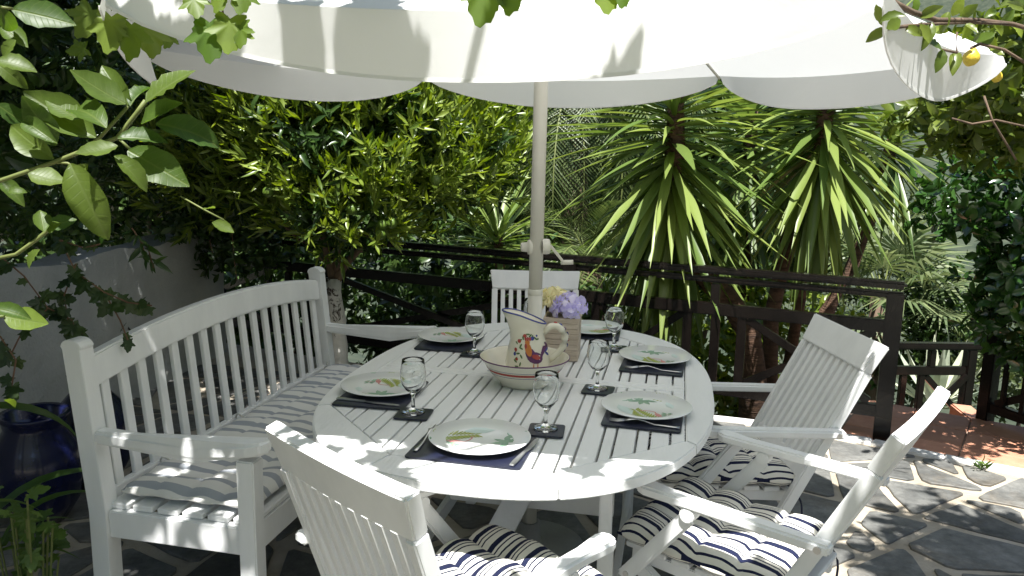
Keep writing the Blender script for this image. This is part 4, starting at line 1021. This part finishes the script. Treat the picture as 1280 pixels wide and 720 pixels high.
vine_chain('hanging_creeper', 'thin dark creeper dangling at the far wall corner', [pxpath([(262, 300), (266, 318), (268, 325)], 4.6), pxpath([(290, 290), (292, 320), (296, 350)], 4.8)], 'oval', .05, 'ivy', .02)
# ---- near citrus branch, upper left: every large leaf its own part
ct, b = tree('citrus_tree', 'large-leaved citrus tree whose near branch fills the upper left', (-2.05, 1.25, 0))
trunk('trunk', [(bez((0, 0, 0), (.05, .05, 1.2), (.1, .1, 2.3), 8), .07, .04), (bez((.08, .08, 1.9), (.3, .3, 2.3), (.7, .6, 2.65), 6), .03, .012), (bez((.05, .05, 1.7), (-.1, .6, 2.2), (-.2, 1.6, 2.6), 6), .03, .012), (bez((.05, .05, 1.6), (.4, -.2, 2.3), (.9, -.5, 2.5), 6), .025, .01)], 'bark', ct)
foliage('crown', T['oval'], shift([(-1.75, 1.6, 2.62, .8, .9, .34), (-2.35, 3.0, 2.85, .8, .9, .36), (-1.6, .35, 2.55, .5, .5, .34), (-1.15, 2.1, 2.75, .5, .65, .24), (-1.0, 2.5, 2.95, .4, .4, .2), (-.82, 1.95, 2.72, .36, .45, .2), (-1.65, 2.55, 2.9, .6, .5, .22), (-2.6, 1.5, 2.2, .5, .8, .5), (-2.4, 4.3, 2.85, .85, .8, .32)], b), 2900, 9, .115, 'citrusd', ct, up=.3, shell=.1)  # overhead blobs out of view, placed to shade bench, wall and floor
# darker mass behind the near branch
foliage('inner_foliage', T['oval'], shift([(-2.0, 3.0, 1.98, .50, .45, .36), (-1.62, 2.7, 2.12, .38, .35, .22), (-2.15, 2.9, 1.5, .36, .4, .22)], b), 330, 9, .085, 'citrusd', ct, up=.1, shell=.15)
def blade_mesh(name, n, width, fold, curl, shape): 
    v, f = strip(n, width, fold, curl, shape); return pymesh(name, v, f)
def wavy_leaf(w, fo, c, k):
    v, f = strip(10, w, fo, c, lambda t: max(.03, math.sin(math.pi*min(1, t**.88*.97+.02))**.92)); v2 = []
    for i, (x, y, z) in enumerate(v):
        e = abs(x)/(w/2); v2.append((x*(1+.05*math.sin(i*1.7+k)), y, z+.030*e*math.sin(i*.9+k*2+(1.6 if x > 0 else 0))))
    # split each half once more across so that the blade bows
    return pymesh('leaf', v2, f)
leaf_vars = [wavy_leaf(w, fo, c, k) for k, (w, fo, c) in enumerate(((.44, .32, -.5), (.50, .20, .35), (.40, .46, -.8), (.52, .16, -.25), (.46, .40, .2), (.42, .26, -1.1)))]
for m_ in leaf_vars: m_.materials.append(M['citrus']); m_.polygons.foreach_set('use_smooth', [True]*len(m_.polygons))
def put(o, p, d, up, size, sx=1.):
    d = Vector(d).normalized(); s = d.cross(Vector(up)).normalized(); u = s.cross(d)
    o.matrix_local = Matrix(((s.x*size*sx, d.x*size, u.x*size, p.x), (s.y*size*sx, d.y*size, u.y*size, p.y), (s.z*size*sx, d.z*size, u.z*size, p.z), (0, 0, 0, 1)))
DL = 1.08
big = [(162, 132, 123, 78, .5), (157, 130, 86, 93, .2), (163, 133, 183, 98, .4), (182, 128, 240, 82, .6), (177, 155, 233, 133, .3), (195, 155, 285, 168, .25), (147, 173, 210, 170, .15), (147, 182, 94, 198, .9), (143, 195, 188, 233, .5), (160, 188, 235, 230, .3),
       (120, 172, 32, 118, .6), (133, 160, 76, 106, .7), (67, 199, 3, 152, .3), (70, 182, 28, 117, .8), (88, 205, 132, 298, .9), (15, 12, 93, 27, .2), (2, 33, 36, 62, .8), (-6, 78, 32, 107, .7), (-5, 77, 44, 83, .1), (35, 217, 84, 232, .3), (0, 222, 28, 252, .7),
       (58, 285, 95, 272, .5), (55, 290, 50, 265, .6), (62, 292, 72, 268, .8), (50, 312, 30, 335, .4), (5, 395, 66, 408, .5), (-10, 385, 35, 392, .3), (255, 262, 268, 258, .9), (265, 278, 292, 292, .9), (-5, 5, 25, 50, .6), (20, 50, 0, 70, .5), (100, 150, 60, 130, .5), (30, 150, 60, 170, .4), (-5, 130, 40, 160, .3), (110, 205, 80, 240, .2), (10, 240, 30, 235, .4), (5, 500, 20, 505, .4)]
for i, (x0, y0, x1, y1, tw) in enumerate(big):
    d0 = DL+random.uniform(-.05, .05); p0 = PD(x0, y0, d0); p1 = PD(x1, y1, d0+random.uniform(-.035, .03)); L = (p1-p0).length
    o = link('leaf', leaf_vars[i % 6], None, ct); nv = Vector((0, -1, 0))*(1-tw*.2)+Vector((random.uniform(-.6, .6), 0, .75+random.uniform(-.3, .3)))
    if y1 > y0+60: nv = Vector((.4, -1, .2))
    put(o, p0-b, p1-p0, nv, L, 1.0 if L > .05 else 1.25)
def stempx(pts, r_): MB().tube([PD(x, y, DL+.01)-b for x, y in pts], r_, 6).build('twig', 'stem', ct, smooth=True)
stempx([(-60, 245), (0, 226), (67, 203), (100, 190), (147, 172), (172, 140), (182, 126)], .0032); stempx([(100, 190), (125, 172), (160, 133)], .0024); stempx([(-40, 330), (20, 318), (45, 300), (60, 288), (64, 280)], .0028); stempx([(147, 172), (162, 186)], .002); stempx([(-30, 20), (-5, 8), (16, 11)], .002); stempx([(-20, 70), (0, 77)], .002); stempx([(-30, 400), (5, 395)], .0025)
stempx([(225, 245), (255, 262), (280, 275)], .0012); stempx([(67, 203), (85, 204), (90, 208)], .002)
# ---- grape vine overhead on a pergola, with leaves hanging into view
pg = empty('pergola', (0, -1.0, 0)); tag(pg, 'timber pergola carrying the grape vine over the near end', 'pergola')
for x in (-3.0, 2.9): MB().box((x-.05, -.05, -.1), (x+.05, .05, 2.52)).build('post', 'darkwood', pg, .005)
for y in (-.3, .3): MB().box((-3.4, y-.03, 2.53), (3.3, y+.03, 2.63)).build('beam', 'darkwood', pg, .005)
gv_ = empty('grape_vine', (-2.9, -.9, 0)); tag(gv_, 'grape vine with bright lobed leaves hanging before the parasol', 'vine'); vb = Vector((-2.9, -.9, 0))
trunk('cane', [(bez((0, 0, 0), (.1, 0, 1.5), (.1, .1, 2.6), 8), .03, .022), (bez((.1, .1, 2.6), (1.5, .9, 2.75), (2.8, 2.1, 2.62), 10), .016, .007), (bez((.1, .1, 2.6), (2.5, .2, 2.78), (5, .9, 2.62), 10), .016, .007)], 'bark', gv_)
vp = []
while len(vp) < 1750:
    x, y = random.uniform(-3.0, 2.4), random.uniform(-1.6, 1.5)
    lim = 1.44+.06*math.sin(x*9) if x < -.20 else (1.08+.06*math.sin(x*5) if x < 1.0 else .3)
    if x > -.25 and y > .45 and random.random() < .52+.3*math.sin(x*11+y*3): continue
    if y > lim or (-.92 < x < -.30 and .50 < y < .93): continue
    if y > 1.0 and x < -.2 and math.sin(x*10.5+2.2)*math.sin(y*12+x*3) > .05: continue
    if y > .15 and math.sin(x*7.3+1.7*y)*math.sin(y*8.1+x*1.3) > .38: continue
    vp.append((x, y, random.uniform(2.42, 2.66)))
vp += [(random.uniform(-.95, -.20), random.uniform(1.10, 1.40), random.uniform(2.42, 2.66)) for _ in range(16)]
vp = np.array(vp)-np.array(vb); n_ = len(vp)
dd = unit(n_); dd[:, 2] = dd[:, 2]*.4-.25; uu = unit(n_)*.55+np.array([0, 0, 1])
scatter('leaves', T['vine'], vp, dd, uu, .15*(.7+.6*rng.random(n_)), 'vine', gv_)['kind'] = 'stuff'
vine_me = pymesh('hanging_leaf', T['vine'][0], T['vine'][1]); vine_me.materials.append(M['vine']); vine_me.polygons.foreach_set('use_smooth', [True]*len(vine_me.polygons))
hang = [(262, 22, 262, 82, 0, 0), (288, 18, 285, 70, .3, 0), (300, 28, 300, 62, -.4, 0), (240, -8, 248, 24, .2, 0), (280, -22, 268, 18, -.3, 0), (608, -30, 600, 37, .1, 0), (640, -32, 636, 22, -.3, 0), (755, -38, 762, 20, .1, 0), (780, -25, 778, 12, .4, 0), (302, -20, 300, 20, .5, 0),
        (140, 15, 133, 70, .1, .5), (118, 8, 95, 50, .5, .55), (165, 25, 160, 80, -.2, .5), (185, 30, 192, 75, .3, .6), (150, -15, 160, 25, -.4, .5), (110, 60, 80, 65, .3, .6), (215, 40, 205, 62, 0, .7)]
for x0, y0, x1, y1, tw, dz in hang:
    d0 = 1.18+dz; p0, p1 = PD(x0, y0, d0), PD(x1, y1, d0-.015); o = link('hanging_leaf', vine_me, None, gv_); put(o, p0-vb, p1-p0, (tw, -1, .35), (p1-p0).length*1.02, 1.15)
for pts in ([(275, -60), (276, 0), (280, 25)], [(276, 0), (300, -18)], [(605, -60), (610, -28)], [(760, -70), (757, -36)]): MB().tube([PD(x, y, 1.2)-vb for x, y in pts], .0016, 5).build('tendril', 'brownstem', gv_)
# ---- yuccas beyond the fence
def yblade(nseg, width, fold, curl): 
    m_ = blade_mesh('blade', nseg, width, fold, curl, blade); m_.polygons.foreach_set('use_smooth', [True]*len(m_.polygons)); return m_
yb = {}
for mt in ('yucca', 'yuccad'):
    yb[mt] = []
    for w, c in ((.074, -.06), (.068, -.32), (.064, -.6), (.078, -.16)):
        m_ = yblade(8, w, .22, c); m_.materials.append(M[mt]); yb[mt].append(m_)
def yucca_head(parent, b, c, n, L, mt, skirt=.45, lo=-1.15, hi=1.0, front=0.):
    c = Vector(c)
    for i in range(n):
        t = (i+.5)/n; az = i*2.39996+random.uniform(-.2, .2); el = hi+(lo-hi)*t**.8+random.uniform(-.15, .15)
        d = Vector((math.cos(az)*math.cos(el), math.sin(az)*math.cos(el), math.sin(el)))
        o = link('blade', yb[mt][i % 4 if el > -.5 else (3, 0)[i % 2]], None, parent)
        p = c-Vector((0, 0, skirt*t))+Vector((d.x, d.y, 0))*.03-b
        put(o, p, d, (0, 0, 1) if el < 1.2 else (1, 0, 0), L*random.uniform(.75, 1.1))
ya, b = tree('yucca_tree', 'yucca with a drooping blade head beside the parasol pole', (*PD(935, 470, 5.1)[:2], -.5)); 
hA = PD(845, 108, 5.0); trunk('trunk', [([Vector(PD(945, 500, 5.15))-b-Vector((0, 0, .5)), PD(945, 470, 5.15)-b, PD(940, 420, 5.1)-b, PD(915, 380, 5.1)-b, hA-Vector((0, 0, .95))-b, hA-Vector((0, 0, .4))-b, hA-b], .095, .05)], 'yuccabark', ya, 12)
yucca_head(ya, b, hA, 250, .86, 'yucca', .95, -1.40, .8)
yc, b = tree('yucca_tree', 'yucca with a drooping blade head by the tilted reddish trunks', (*PD(985, 440, 5.2)[:2], -.5)); hB = PD(1035, 112, 4.95)
trunk('trunk', [([PD(965, 520, 5.4)-b-Vector((0, 0, .2)), PD(962, 400, 5.3)-b, PD(985, 300, 5.2)-b, PD(1012, 250, 5.1)-b, hB-Vector((0, 0, .5))-b, hB-b], .05, .05), ([PD(985, 460, 5.5)-b, PD(1005, 350, 5.4)-b, PD(1022, 300, 5.3)-b, PD(1030, 200, 5.1)-b], .04, .035)], 'yuccabark', yc, 12)
yucca_head(yc, b, hB, 195, .82, 'yucca', .58, -1.40, .8)
yd, b = tree('yucca_tree', 'smaller yucca head on a leaning trunk behind the parasol corner', (*PD(1010, 460, 5.9)[:2], -.9)); hC = PD(1120, 165, 5.9)
trunk('trunk', [([PD(1005, 480, 5.9)-b-Vector((0, 0, .3)), PD(1035, 390, 5.9)-b, PD(1065, 330, 5.9)-b, PD(1088, 270, 5.9)-b, hC-b], .055, .05)], 'yuccabark', yd, 12)
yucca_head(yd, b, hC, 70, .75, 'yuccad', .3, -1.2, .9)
ye, b = tree('yucca_tree', 'dark yucca head in shade between the two drooping ones', (*PD(930, 470, 6.2)[:2], -1.0)); hE = PD(940, 130, 6.2)
trunk('trunk', [([Vector((0, 0, -.2)), (PD(935, 330, 6.2)-b), hE-b], .07, .05)], 'yuccabark', ye, 12)
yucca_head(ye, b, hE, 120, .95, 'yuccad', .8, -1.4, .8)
yf, b = tree('young_yucca', 'low spiky green yucca beside the orange tree', (*PD(640, 330, 6.0)[:2], -.5)); hF = PD(622, 290, 6.0)
trunk('trunk', [([Vector((0, 0, -.2)), Vector((-.03, 0, .6)), hF-b], .05, .04)], 'yuccabark', yf)
yucca_head(yf, b, hF, 60, .62, 'yucca', .15, -.3, 1.3)
# ---- feather palm
def frond_mesh(name, L, n, ll, curl, droop, mat):
    pos = []; d_ = []; up_ = []; a = .0; p = Vector((0, 0, 0)); path = [p.copy()]
    for i in range(n):
        t = i/n; d = Vector((0, math.cos(a), math.sin(a))); u = Vector((0, -math.sin(a), math.cos(a)))
        for s in (-1, 1):
            pos.append(tuple(p)); dd_ = d*(.55+.5*t)+Vector((s, 0, 0))*(1-.35*t)+u*(.35-droop*random.uniform(.3, 1)); d_.append(tuple(dd_)); up_.append(tuple(u+Vector((random.uniform(-.4, .4), 0, 0))))
        p = p+d*(L/n); a += curl/n; path.append(p.copy())
    tv, tf = strip(2, .045, .2, -.4, blade)
    o = scatter(name, (tv, tf), pos, d_, up_, [ll*(.5+.5*math.sin(math.pi*min(1, .12+.88*(i//2)/n)))*random.uniform(.85, 1.1) for i in range(2*n)], mat)
    me = o.data; bpy.data.objects.remove(o)
    r_ = MB().tube(path, [.014*(1-.8*i/len(path)) for i in range(len(path))], 5).mesh('rachis'); r_.materials.append(M['stem']); return me, r_
fronds = [frond_mesh('leaflets', 2.1, 56, .42, -1.5, .5, 'palm'), frond_mesh('leaflets', 2.2, 56, .45, -2.0, .7, 'palm'), frond_mesh('leaflets', 1.9, 52, .40, -1.0, .3, 'palm')]
def palm(label, base, crown, n, seed, elr=(-.5, 1.2), scale=1.):
    random.seed(seed); e, b = tree('feather_palm', label, base); c = Vector(crown)-b
    trunk('trunk', [([Vector((0, 0, -.5)), c*.5+Vector((.05, 0, 0)), c], .16, .13)], 'bark', e, 12)
    for i in range(n):
        az = i*2.39996+random.uniform(-.15, .15); el = elr[1]+(elr[0]-elr[1])*(i+.5)/n
        d = Vector((math.cos(az)*math.cos(el), math.sin(az)*math.cos(el), math.sin(el))); lm, rm = fronds[i % 3]
        fr = link('frond', rm, None, e); put(fr, c+d*.1, d, (0, 0, 1), scale*random.uniform(.85, 1.1)); lo_ = link('leaflets', lm, None, fr); lo_['kind'] = 'stuff'
palm('feather palm with arching fronds behind the parasol pole', (*PD(715, 330, 8.0)[:2], -2.2), PD(720, 95, 8.0), 42, 3, (-.75, 1.1), .95)
palm('low feather palm fanning out just behind the crank handle', (*PD(735, 400, 7.0)[:2], -1.6), PD(735, 335, 7.0), 20, 5, (-.1, 1.35), .55)
# ---- fan palm and agave below the landing
fp, b = tree('fan_palm', 'pale fan palm growing below the end of the long fence', (*PD(1100, 420, 8.6)[:2], -3.0)); fc = PD(1102, 372, 8.6)-b
trunk('trunk', [([Vector((0, 0, -.3)), fc], .13, .11)], 'bark', fp)
fanv = []
def fan_mesh():
    mb = MB()
    for k in range(26):
        a = R(-135+270*k/25); d = Vector((math.sin(a), math.cos(a), .06*(k % 2)))
        s = Vector((d.y, -d.x, 0))*.022; L = .62*(1-.12*abs(a)/2.4)
        mb.add([Vector((0, 0, 0)), d*L*.5-s+Vector((0, 0, .02)), d*L*.5+s+Vector((0, 0, .02)), d*L+Vector((0, 0, -.14))], [[0, 2, 1], [1, 2, 3]])
    return pymesh('fan', mb.v, mb.f)
fm_ = fan_mesh(); fm_.materials.append(M['fan'])
for i in range(22):
    az = i*2.39996; el = 1.3-1.7*(i+.5)/22; d = Vector((math.cos(az)*math.cos(el), math.sin(az)*math.cos(el), math.sin(el)))
    st_ = MB().tube([fc, fc+d*.35+Vector((0, 0, .05)), fc+d*.62], .008, 5).build('leaf_stalk', 'stem', fp); o = link('fan', fm_, None, st_); put(o, fc+d*.6, d, (0, 0, 1), random.uniform(.75, 1.0))
ag, b = tree('agave', 'variegated agave rosette beyond the lower fence', PD(1170, 510, 7.4), 'agave')
am_ = blade_mesh('blade', 6, .15, .3, .5, blade); am_.materials.append(M['agave'])
for i in range(24):
    az = i*2.39996; el = 1.35-1.15*(i+.5)/24; d = Vector((math.cos(az)*math.cos(el), math.sin(az)*math.cos(el), math.sin(el))); o = link('blade', am_, None, ag); put(o, d*.04, d, (0, 0, 1), random.uniform(.55, .75))
# ---- glossy bush on the right
gb_, b = tree('glossy_bush', 'glossy round-leaved bush spreading over the stair fence', (3.12, 4.35, -.2), 'bush')
trunk('stem', [(bez((0, 0, 0), (-.05, 0, .6), (-.2, 0, 1.2), 6), .05, .02), (bez((0, 0, .2), (.2, .1, .8), (.3, .1, 1.5), 6), .04, .015)], 'bark', gb_)
gbl = shift([(2.95, 4.2, 1.05, .40, .45, .42), (2.62, 4.35, 1.30, .34, .35, .20), (3.05, 4.1, .62, .40, .4, .30), (3.35, 4.1, 1.35, .4, .5, .45), (2.78, 4.15, .80, .26, .3, .26)], b)
foliage('foliage', T['broad'], gbl, 850, 9, .068, 'gloss', gb_, up=.2, spread=.9, twig=.1, shell=.55)
# ---- lemon tree, upper right
lt, b = tree('lemon_tree', 'lemon tree reaching over the parasol corner with ripe lemons', (3.35, 2.9, 0))
trunk('trunk', [(bez((0, 0, 0), (-.05, -.05, .9), (-.15, -.1, 1.7), 8), .07, .045), (bez((-.1, -.08, 1.5), (-.5, -.25, 1.95), (-.9, -.5, 2.05), 7), .03, .01), (bez((-.1, -.08, 1.5), (-.4, -.9, 2.3), (-.9, -1.4, 2.6), 7), .03, .01), (bez((-.15, -.1, 1.7), (-.3, .2, 2.0), (-.55, .5, 1.95), 6), .025, .01)], 'bark', lt)
foliage('crown', T['oval'], shift([(1.86, 1.30, 2.95, .60, .72, .24), (2.3, .75, 2.95, .6, .5, .24), (3.55, 2.1, 2.75, .5, .6, .4)], b), 2300, 8, .10, 'lemonl', lt, up=.2, shell=.1)  # leaves above the view, added and shaped to shade the right-hand paving
foliage('low_crown', T['oval'], shift([(2.12, 3.4, 1.93, .30, .35, .24), (2.35, 3.7, 1.70, .34, .4, .18), (1.98, 3.7, 1.74, .2, .3, .12)], b), 400, 8, .075, 'lemonl', lt, up=-.1, shell=.1, spread=1.1)
ld = lambda x: min(2.3, max(1.38, 1.40+(x-1085)/165*.92))
def lstem(pts, d, r_): MB().tube([PD(x, y, min(d, ld(x)) if d < 2.5 else d)-b for x, y in pts], r_, 6).build('twig', 'bark', lt, smooth=True)
lstem([(1300, 40), (1265, 30), (1220, 25), (1170, 25), (1140, 15), (1115, 2)], 2.2, .006); lstem([(1265, 30), (1215, 28), (1160, 30), (1120, 34), (1108, 36)], 2.2, .004); lstem([(1300, 90), (1255, 62), (1225, 55), (1214, 60)], 2.2, .004); lstem([(1196, 40), (1196, 66), (1178, 62)], 2.2, .003)
lstem([(1290, 160), (1245, 150), (1215, 155), (1190, 148)], 3.0, .004); lstem([(1270, 200), (1240, 150), (1230, 120)], 3.0, .004)
lem_leaves = [(1108, 36, 1088, 48), (1103, 32, 1092, 8), (1100, 28, 1128, 14), (1108, 36, 1120, 28), (1150, 22, 1180, 8), (1165, 28, 1150, 60), (1178, 62, 1172, 90), (1185, 40, 1172, 38), (1186, 15, 1176, 40), (1200, 20, 1222, 6), (1205, 30, 1220, 42), (1230, 22, 1250, 8), (1240, 26, 1255, 42), (1222, 54, 1240, 44), (1196, 66, 1192, 88), (1178, 62, 1160, 50), (1160, 30, 1140, 45), (1140, 18, 1150, -5), (1250, 30, 1270, 12), (1235, 60, 1255, 74), (1255, 62, 1275, 50), (1190, 20, 1205, -4), (1150, 30, 1160, 55), (1130, 34, 1150, 40), (1265, 30, 1280, 45), (1215, 28, 1200, 50)]
lv = [m_.copy() for m_ in leaf_vars]
for m_ in lv: m_.materials.clear(); m_.materials.append(M['lemonl'])
for i, (x0, y0, x1, y1) in enumerate(lem_leaves):
    d0 = ld(x0)+random.uniform(-.04, .03); p0, p1 = PD(x0, y0, d0), PD(x1, y1, d0+random.uniform(-.04, .03)); o = link('leaf', lv[i % 6], None, lt)
    put(o, p0-b, p1-p0, (random.uniform(-.6, .4), -1, random.uniform(0, 1)), max(.042, (p1-p0).length), 1.1)
for x, y, d0, r_ in ((1214, 72, 2.08, .0205), (1246, 96, 2.6, .017), (1192, 155, 3.6, .016)):
    fr = MB().lathe([(0, 1.22), (.16, 1.15), (.3, 1.0), (.68, .72), (.94, .3), (1, 0), (.94, -.32), (.7, -.72), (.35, -.98), (.15, -1.08), (0, -1.1)], 18); fr.v = [w*r_ for w in fr.v]
    o = fr.build('lemon', 'lemon', lt, smooth=True); o.location = PD(x, y, d0)-b; o.rotation_euler = (.3, .2, 0)
# ---- shrubs and trees that close the view beyond the fence
def bush(label, c, r_, n, size, mt, tm='oval', name='shrub', gr='shrubs beyond the fence', base=None, extra=()):
    gz = ground_h(c[0], c[1]); e, b = tree(name, label, (c[0], c[1], gz-.1), 'shrub' if name == 'shrub' else 'tree', gr)
    top = c[2]-gz
    trunk('stem', [(bez((0, 0, 0), (.1*r_[0], 0, top*.5), (.0, 0, top*1.0), 5), .02+.03*r_[0], .012), (bez((0, 0, top*.3), (.3*r_[0], .1, top*.7), (.45*r_[0], .1, top*1.1), 5), .012+.02*r_[0], .008)], 'bark', e)
    bl = [(0, 0, 0, *r_)]+[(random.uniform(-.6, .6)*r_[0], random.uniform(-.7, 0)*r_[1], random.uniform(-.4, .6)*r_[2], r_[0]*.5, r_[1]*.5, r_[2]*.45) for _ in range(5)]
    foliage('foliage', T[tm], [(x, y, z+c[2]-(gz-.1), *q) for x, y, z, *q in bl], n, 9, size, mt, e, up=.5, shell=.45)
random.seed(11)
bush('sunlit yellow-green shrub behind the X braces under the yuccas', (1.7, 6.2, -.15), (.9, .6, .62), 420, .085, 'orangel')
bush('mid green shrub behind the balusters beside the far chair', (.3, 6.4, .15), (.9, .6, .55), 420, .08, 'hedge')
bush('dark shrub behind the fence below the orange tree', (-1.2, 6.9, .35), (1.1, .6, .8), 420, .085, 'hedge')
bush('low dark shrub behind the fence past the whitewashed trunk', (-2.1, 6.75, -.05), (.9, .5, .55), 420, .085, 'hedge')
bush('low green shrub behind the fence left of the far chair', (-.55, 6.2, -.15), (.7, .45, .5), 380, .08, 'hedge')
bush('rounded green tree standing beyond the fan palm', (4.3, 10.6, .85), (1.0, .9, 1.0), 800, .085, 'scrub', name='far_tree', gr='trees on the slope below')
bush('dark green tree above the lower fence end', (4.6, 9.0, -.5), (.8, .8, .9), 700, .085, 'hedge', name='far_tree', gr='trees on the slope below')
bush('tall dark tree mass behind the drooping yuccas', (2.2, 9.8, 1.2), (1.6, .9, 2.0), 1900, .15, 'hedge', name='far_tree', gr='trees on the slope below')
bush('tall dark tree behind the feather palm', (-.6, 10.2, 1.4), (1.7, .9, 2.2), 1900, .15, 'hedge', name='far_tree', gr='trees on the slope below')
bush('dark tree closing the view behind the orange tree', (-3.2, 8.6, 1.4), (1.8, .9, 1.9), 1700, .14, 'hedge', name='far_tree', gr='trees on the slope below')
bush('broad green tree behind the leaning yucca trunk', (3.6, 11.5, .9), (1.3, .9, 1.5), 1500, .14, 'scrub', name='far_tree', gr='trees on the slope below')
bush('dark tree in the left background above the wall', (-5.2, 7.2, 1.4), (1.4, .9, 1.8), 1500, .14, 'hedge', name='far_tree', gr='trees on the slope below')
bush('sunny low shrub at the foot of the agave', (3.2, 7.9, -1.75), (.7, .5, .3), 260, .07, 'scrub')
bush('grey-green shrub beyond the landing near the glossy bush', (5.1, 7.6, -.4), (.6, .6, .7), 420, .07, 'scrub')
# ---- pots and plants at the lower left
def jar(name, label, loc, prof, n=28): 
    o = MB().lathe(prof, n).build(name, 'bluepot', None, smooth=True); o.location = loc; tag(o, label, 'pot', 'cobalt blue glazed pots'); return o
jar('glazed_pot', 'cobalt blue glazed urn with a wide lip below the strap leaf', (-1.88, 2.98, .004), [(0, 0), (.09, 0), (.14, .08), (.165, .2), (.15, .32), (.11, .39), (.115, .42), (.13, .44), (.125, .45), (.10, .44), (.095, .40), (0, .38)])
jar('glazed_pot', 'taller cobalt blue glazed jar close to the near bench post', (-1.86, 3.35, .004), [(0, 0), (.10, 0), (.15, .1), (.16, .24), (.13, .36), (.07, .43), (.065, .47), (.085, .50), (.08, .51), (.055, .50), (.05, .44), (0, .42)])
sp, b = tree('strap_leaf_plant', 'strap-leaved plant in the lower left corner beside the urn', (*P(-60, 780)[:2], .0), 'plant')
sm = [blade_mesh('strap', 10, w, .2, c, blade) for w, c in ((.07, -2.2), (.06, -1.6))]
for m_ in sm: m_.materials.append(M['pot_leaf']); m_.polygons.foreach_set('use_smooth', [True]*len(m_.polygons))
for i, (x0, y0, x1, y1) in enumerate([(-30, 690, 25, 560), (-20, 700, 60, 690), (0, 690, 40, 600), (-40, 640, 20, 640), (-20, 720, 10, 640)]):
    p0, p1 = PD(x0, y0, 2.2), PD(x1, y1, 2.2); o = link('strap', sm[i % 2], None, sp); put(o, p0-b, (p1-p0)+Vector((0, 0, .1)), (0, -.3, 1), (p1-p0).length*1.5)
p0 = PD(-60, 525, 2.3); o = link('strap', sm[0], None, sp); put(o, p0-b, Vector((1, 0, .55)), (0, -.5, 1), .45)
gp, b = tree('leafy_pot_plant', 'low green lobed-leaf plant growing by the near bench leg', (*P(40, 800)[:2], .0), 'plant')
pos = []; dr = []; mb = MB()
for i in range(46):
    x, y = random.uniform(-20, 80), random.uniform(600, 720)
    if random.random() < .5: x, y = random.uniform(20, 75), random.uniform(630, 710)
    p = PD(x, y, 2.15+random.uniform(-.1, .1))-b; pos.append(tuple(p)); dr.append((random.uniform(-1, 1), random.uniform(-1, .3), random.uniform(-.6, .4)))
    if i % 3 == 0: mb.tube([Vector((p.x*.4, p.y*.4, 0)), Vector((p.x*.8, p.y*.8, p.z*.6)), p], .003, 5)
mb.build('stems', 'stem', gp); scatter('leaves', T['vine'], pos, dr, [(0, -.5, 1)]*len(pos), .06*(.6+.6*rng.random(len(pos))), 'pot_leaf', gp)['kind'] = 'stuff'
wd, b = tree('weed', 'small green weed sprouting on the white edging', (*P(1226, 588)[:2], .0), 'plant'); n_ = 26
scatter('leaves', T['lance'], np.c_[rng.normal(0, .012, n_), rng.normal(0, .012, n_), rng.random(n_)*.03+.005], np.c_[rng.normal(size=(n_, 2)), rng.random(n_)+.3], unit(n_)+np.array([0, 0, .5]), .05*(.6+.6*rng.random(n_)), 'pot_leaf', wd)['kind'] = 'stuff'
MB().tube([(0, 0, -.004), (.003, 0, .05)], .003, 5).build('stem', 'stem', wd)
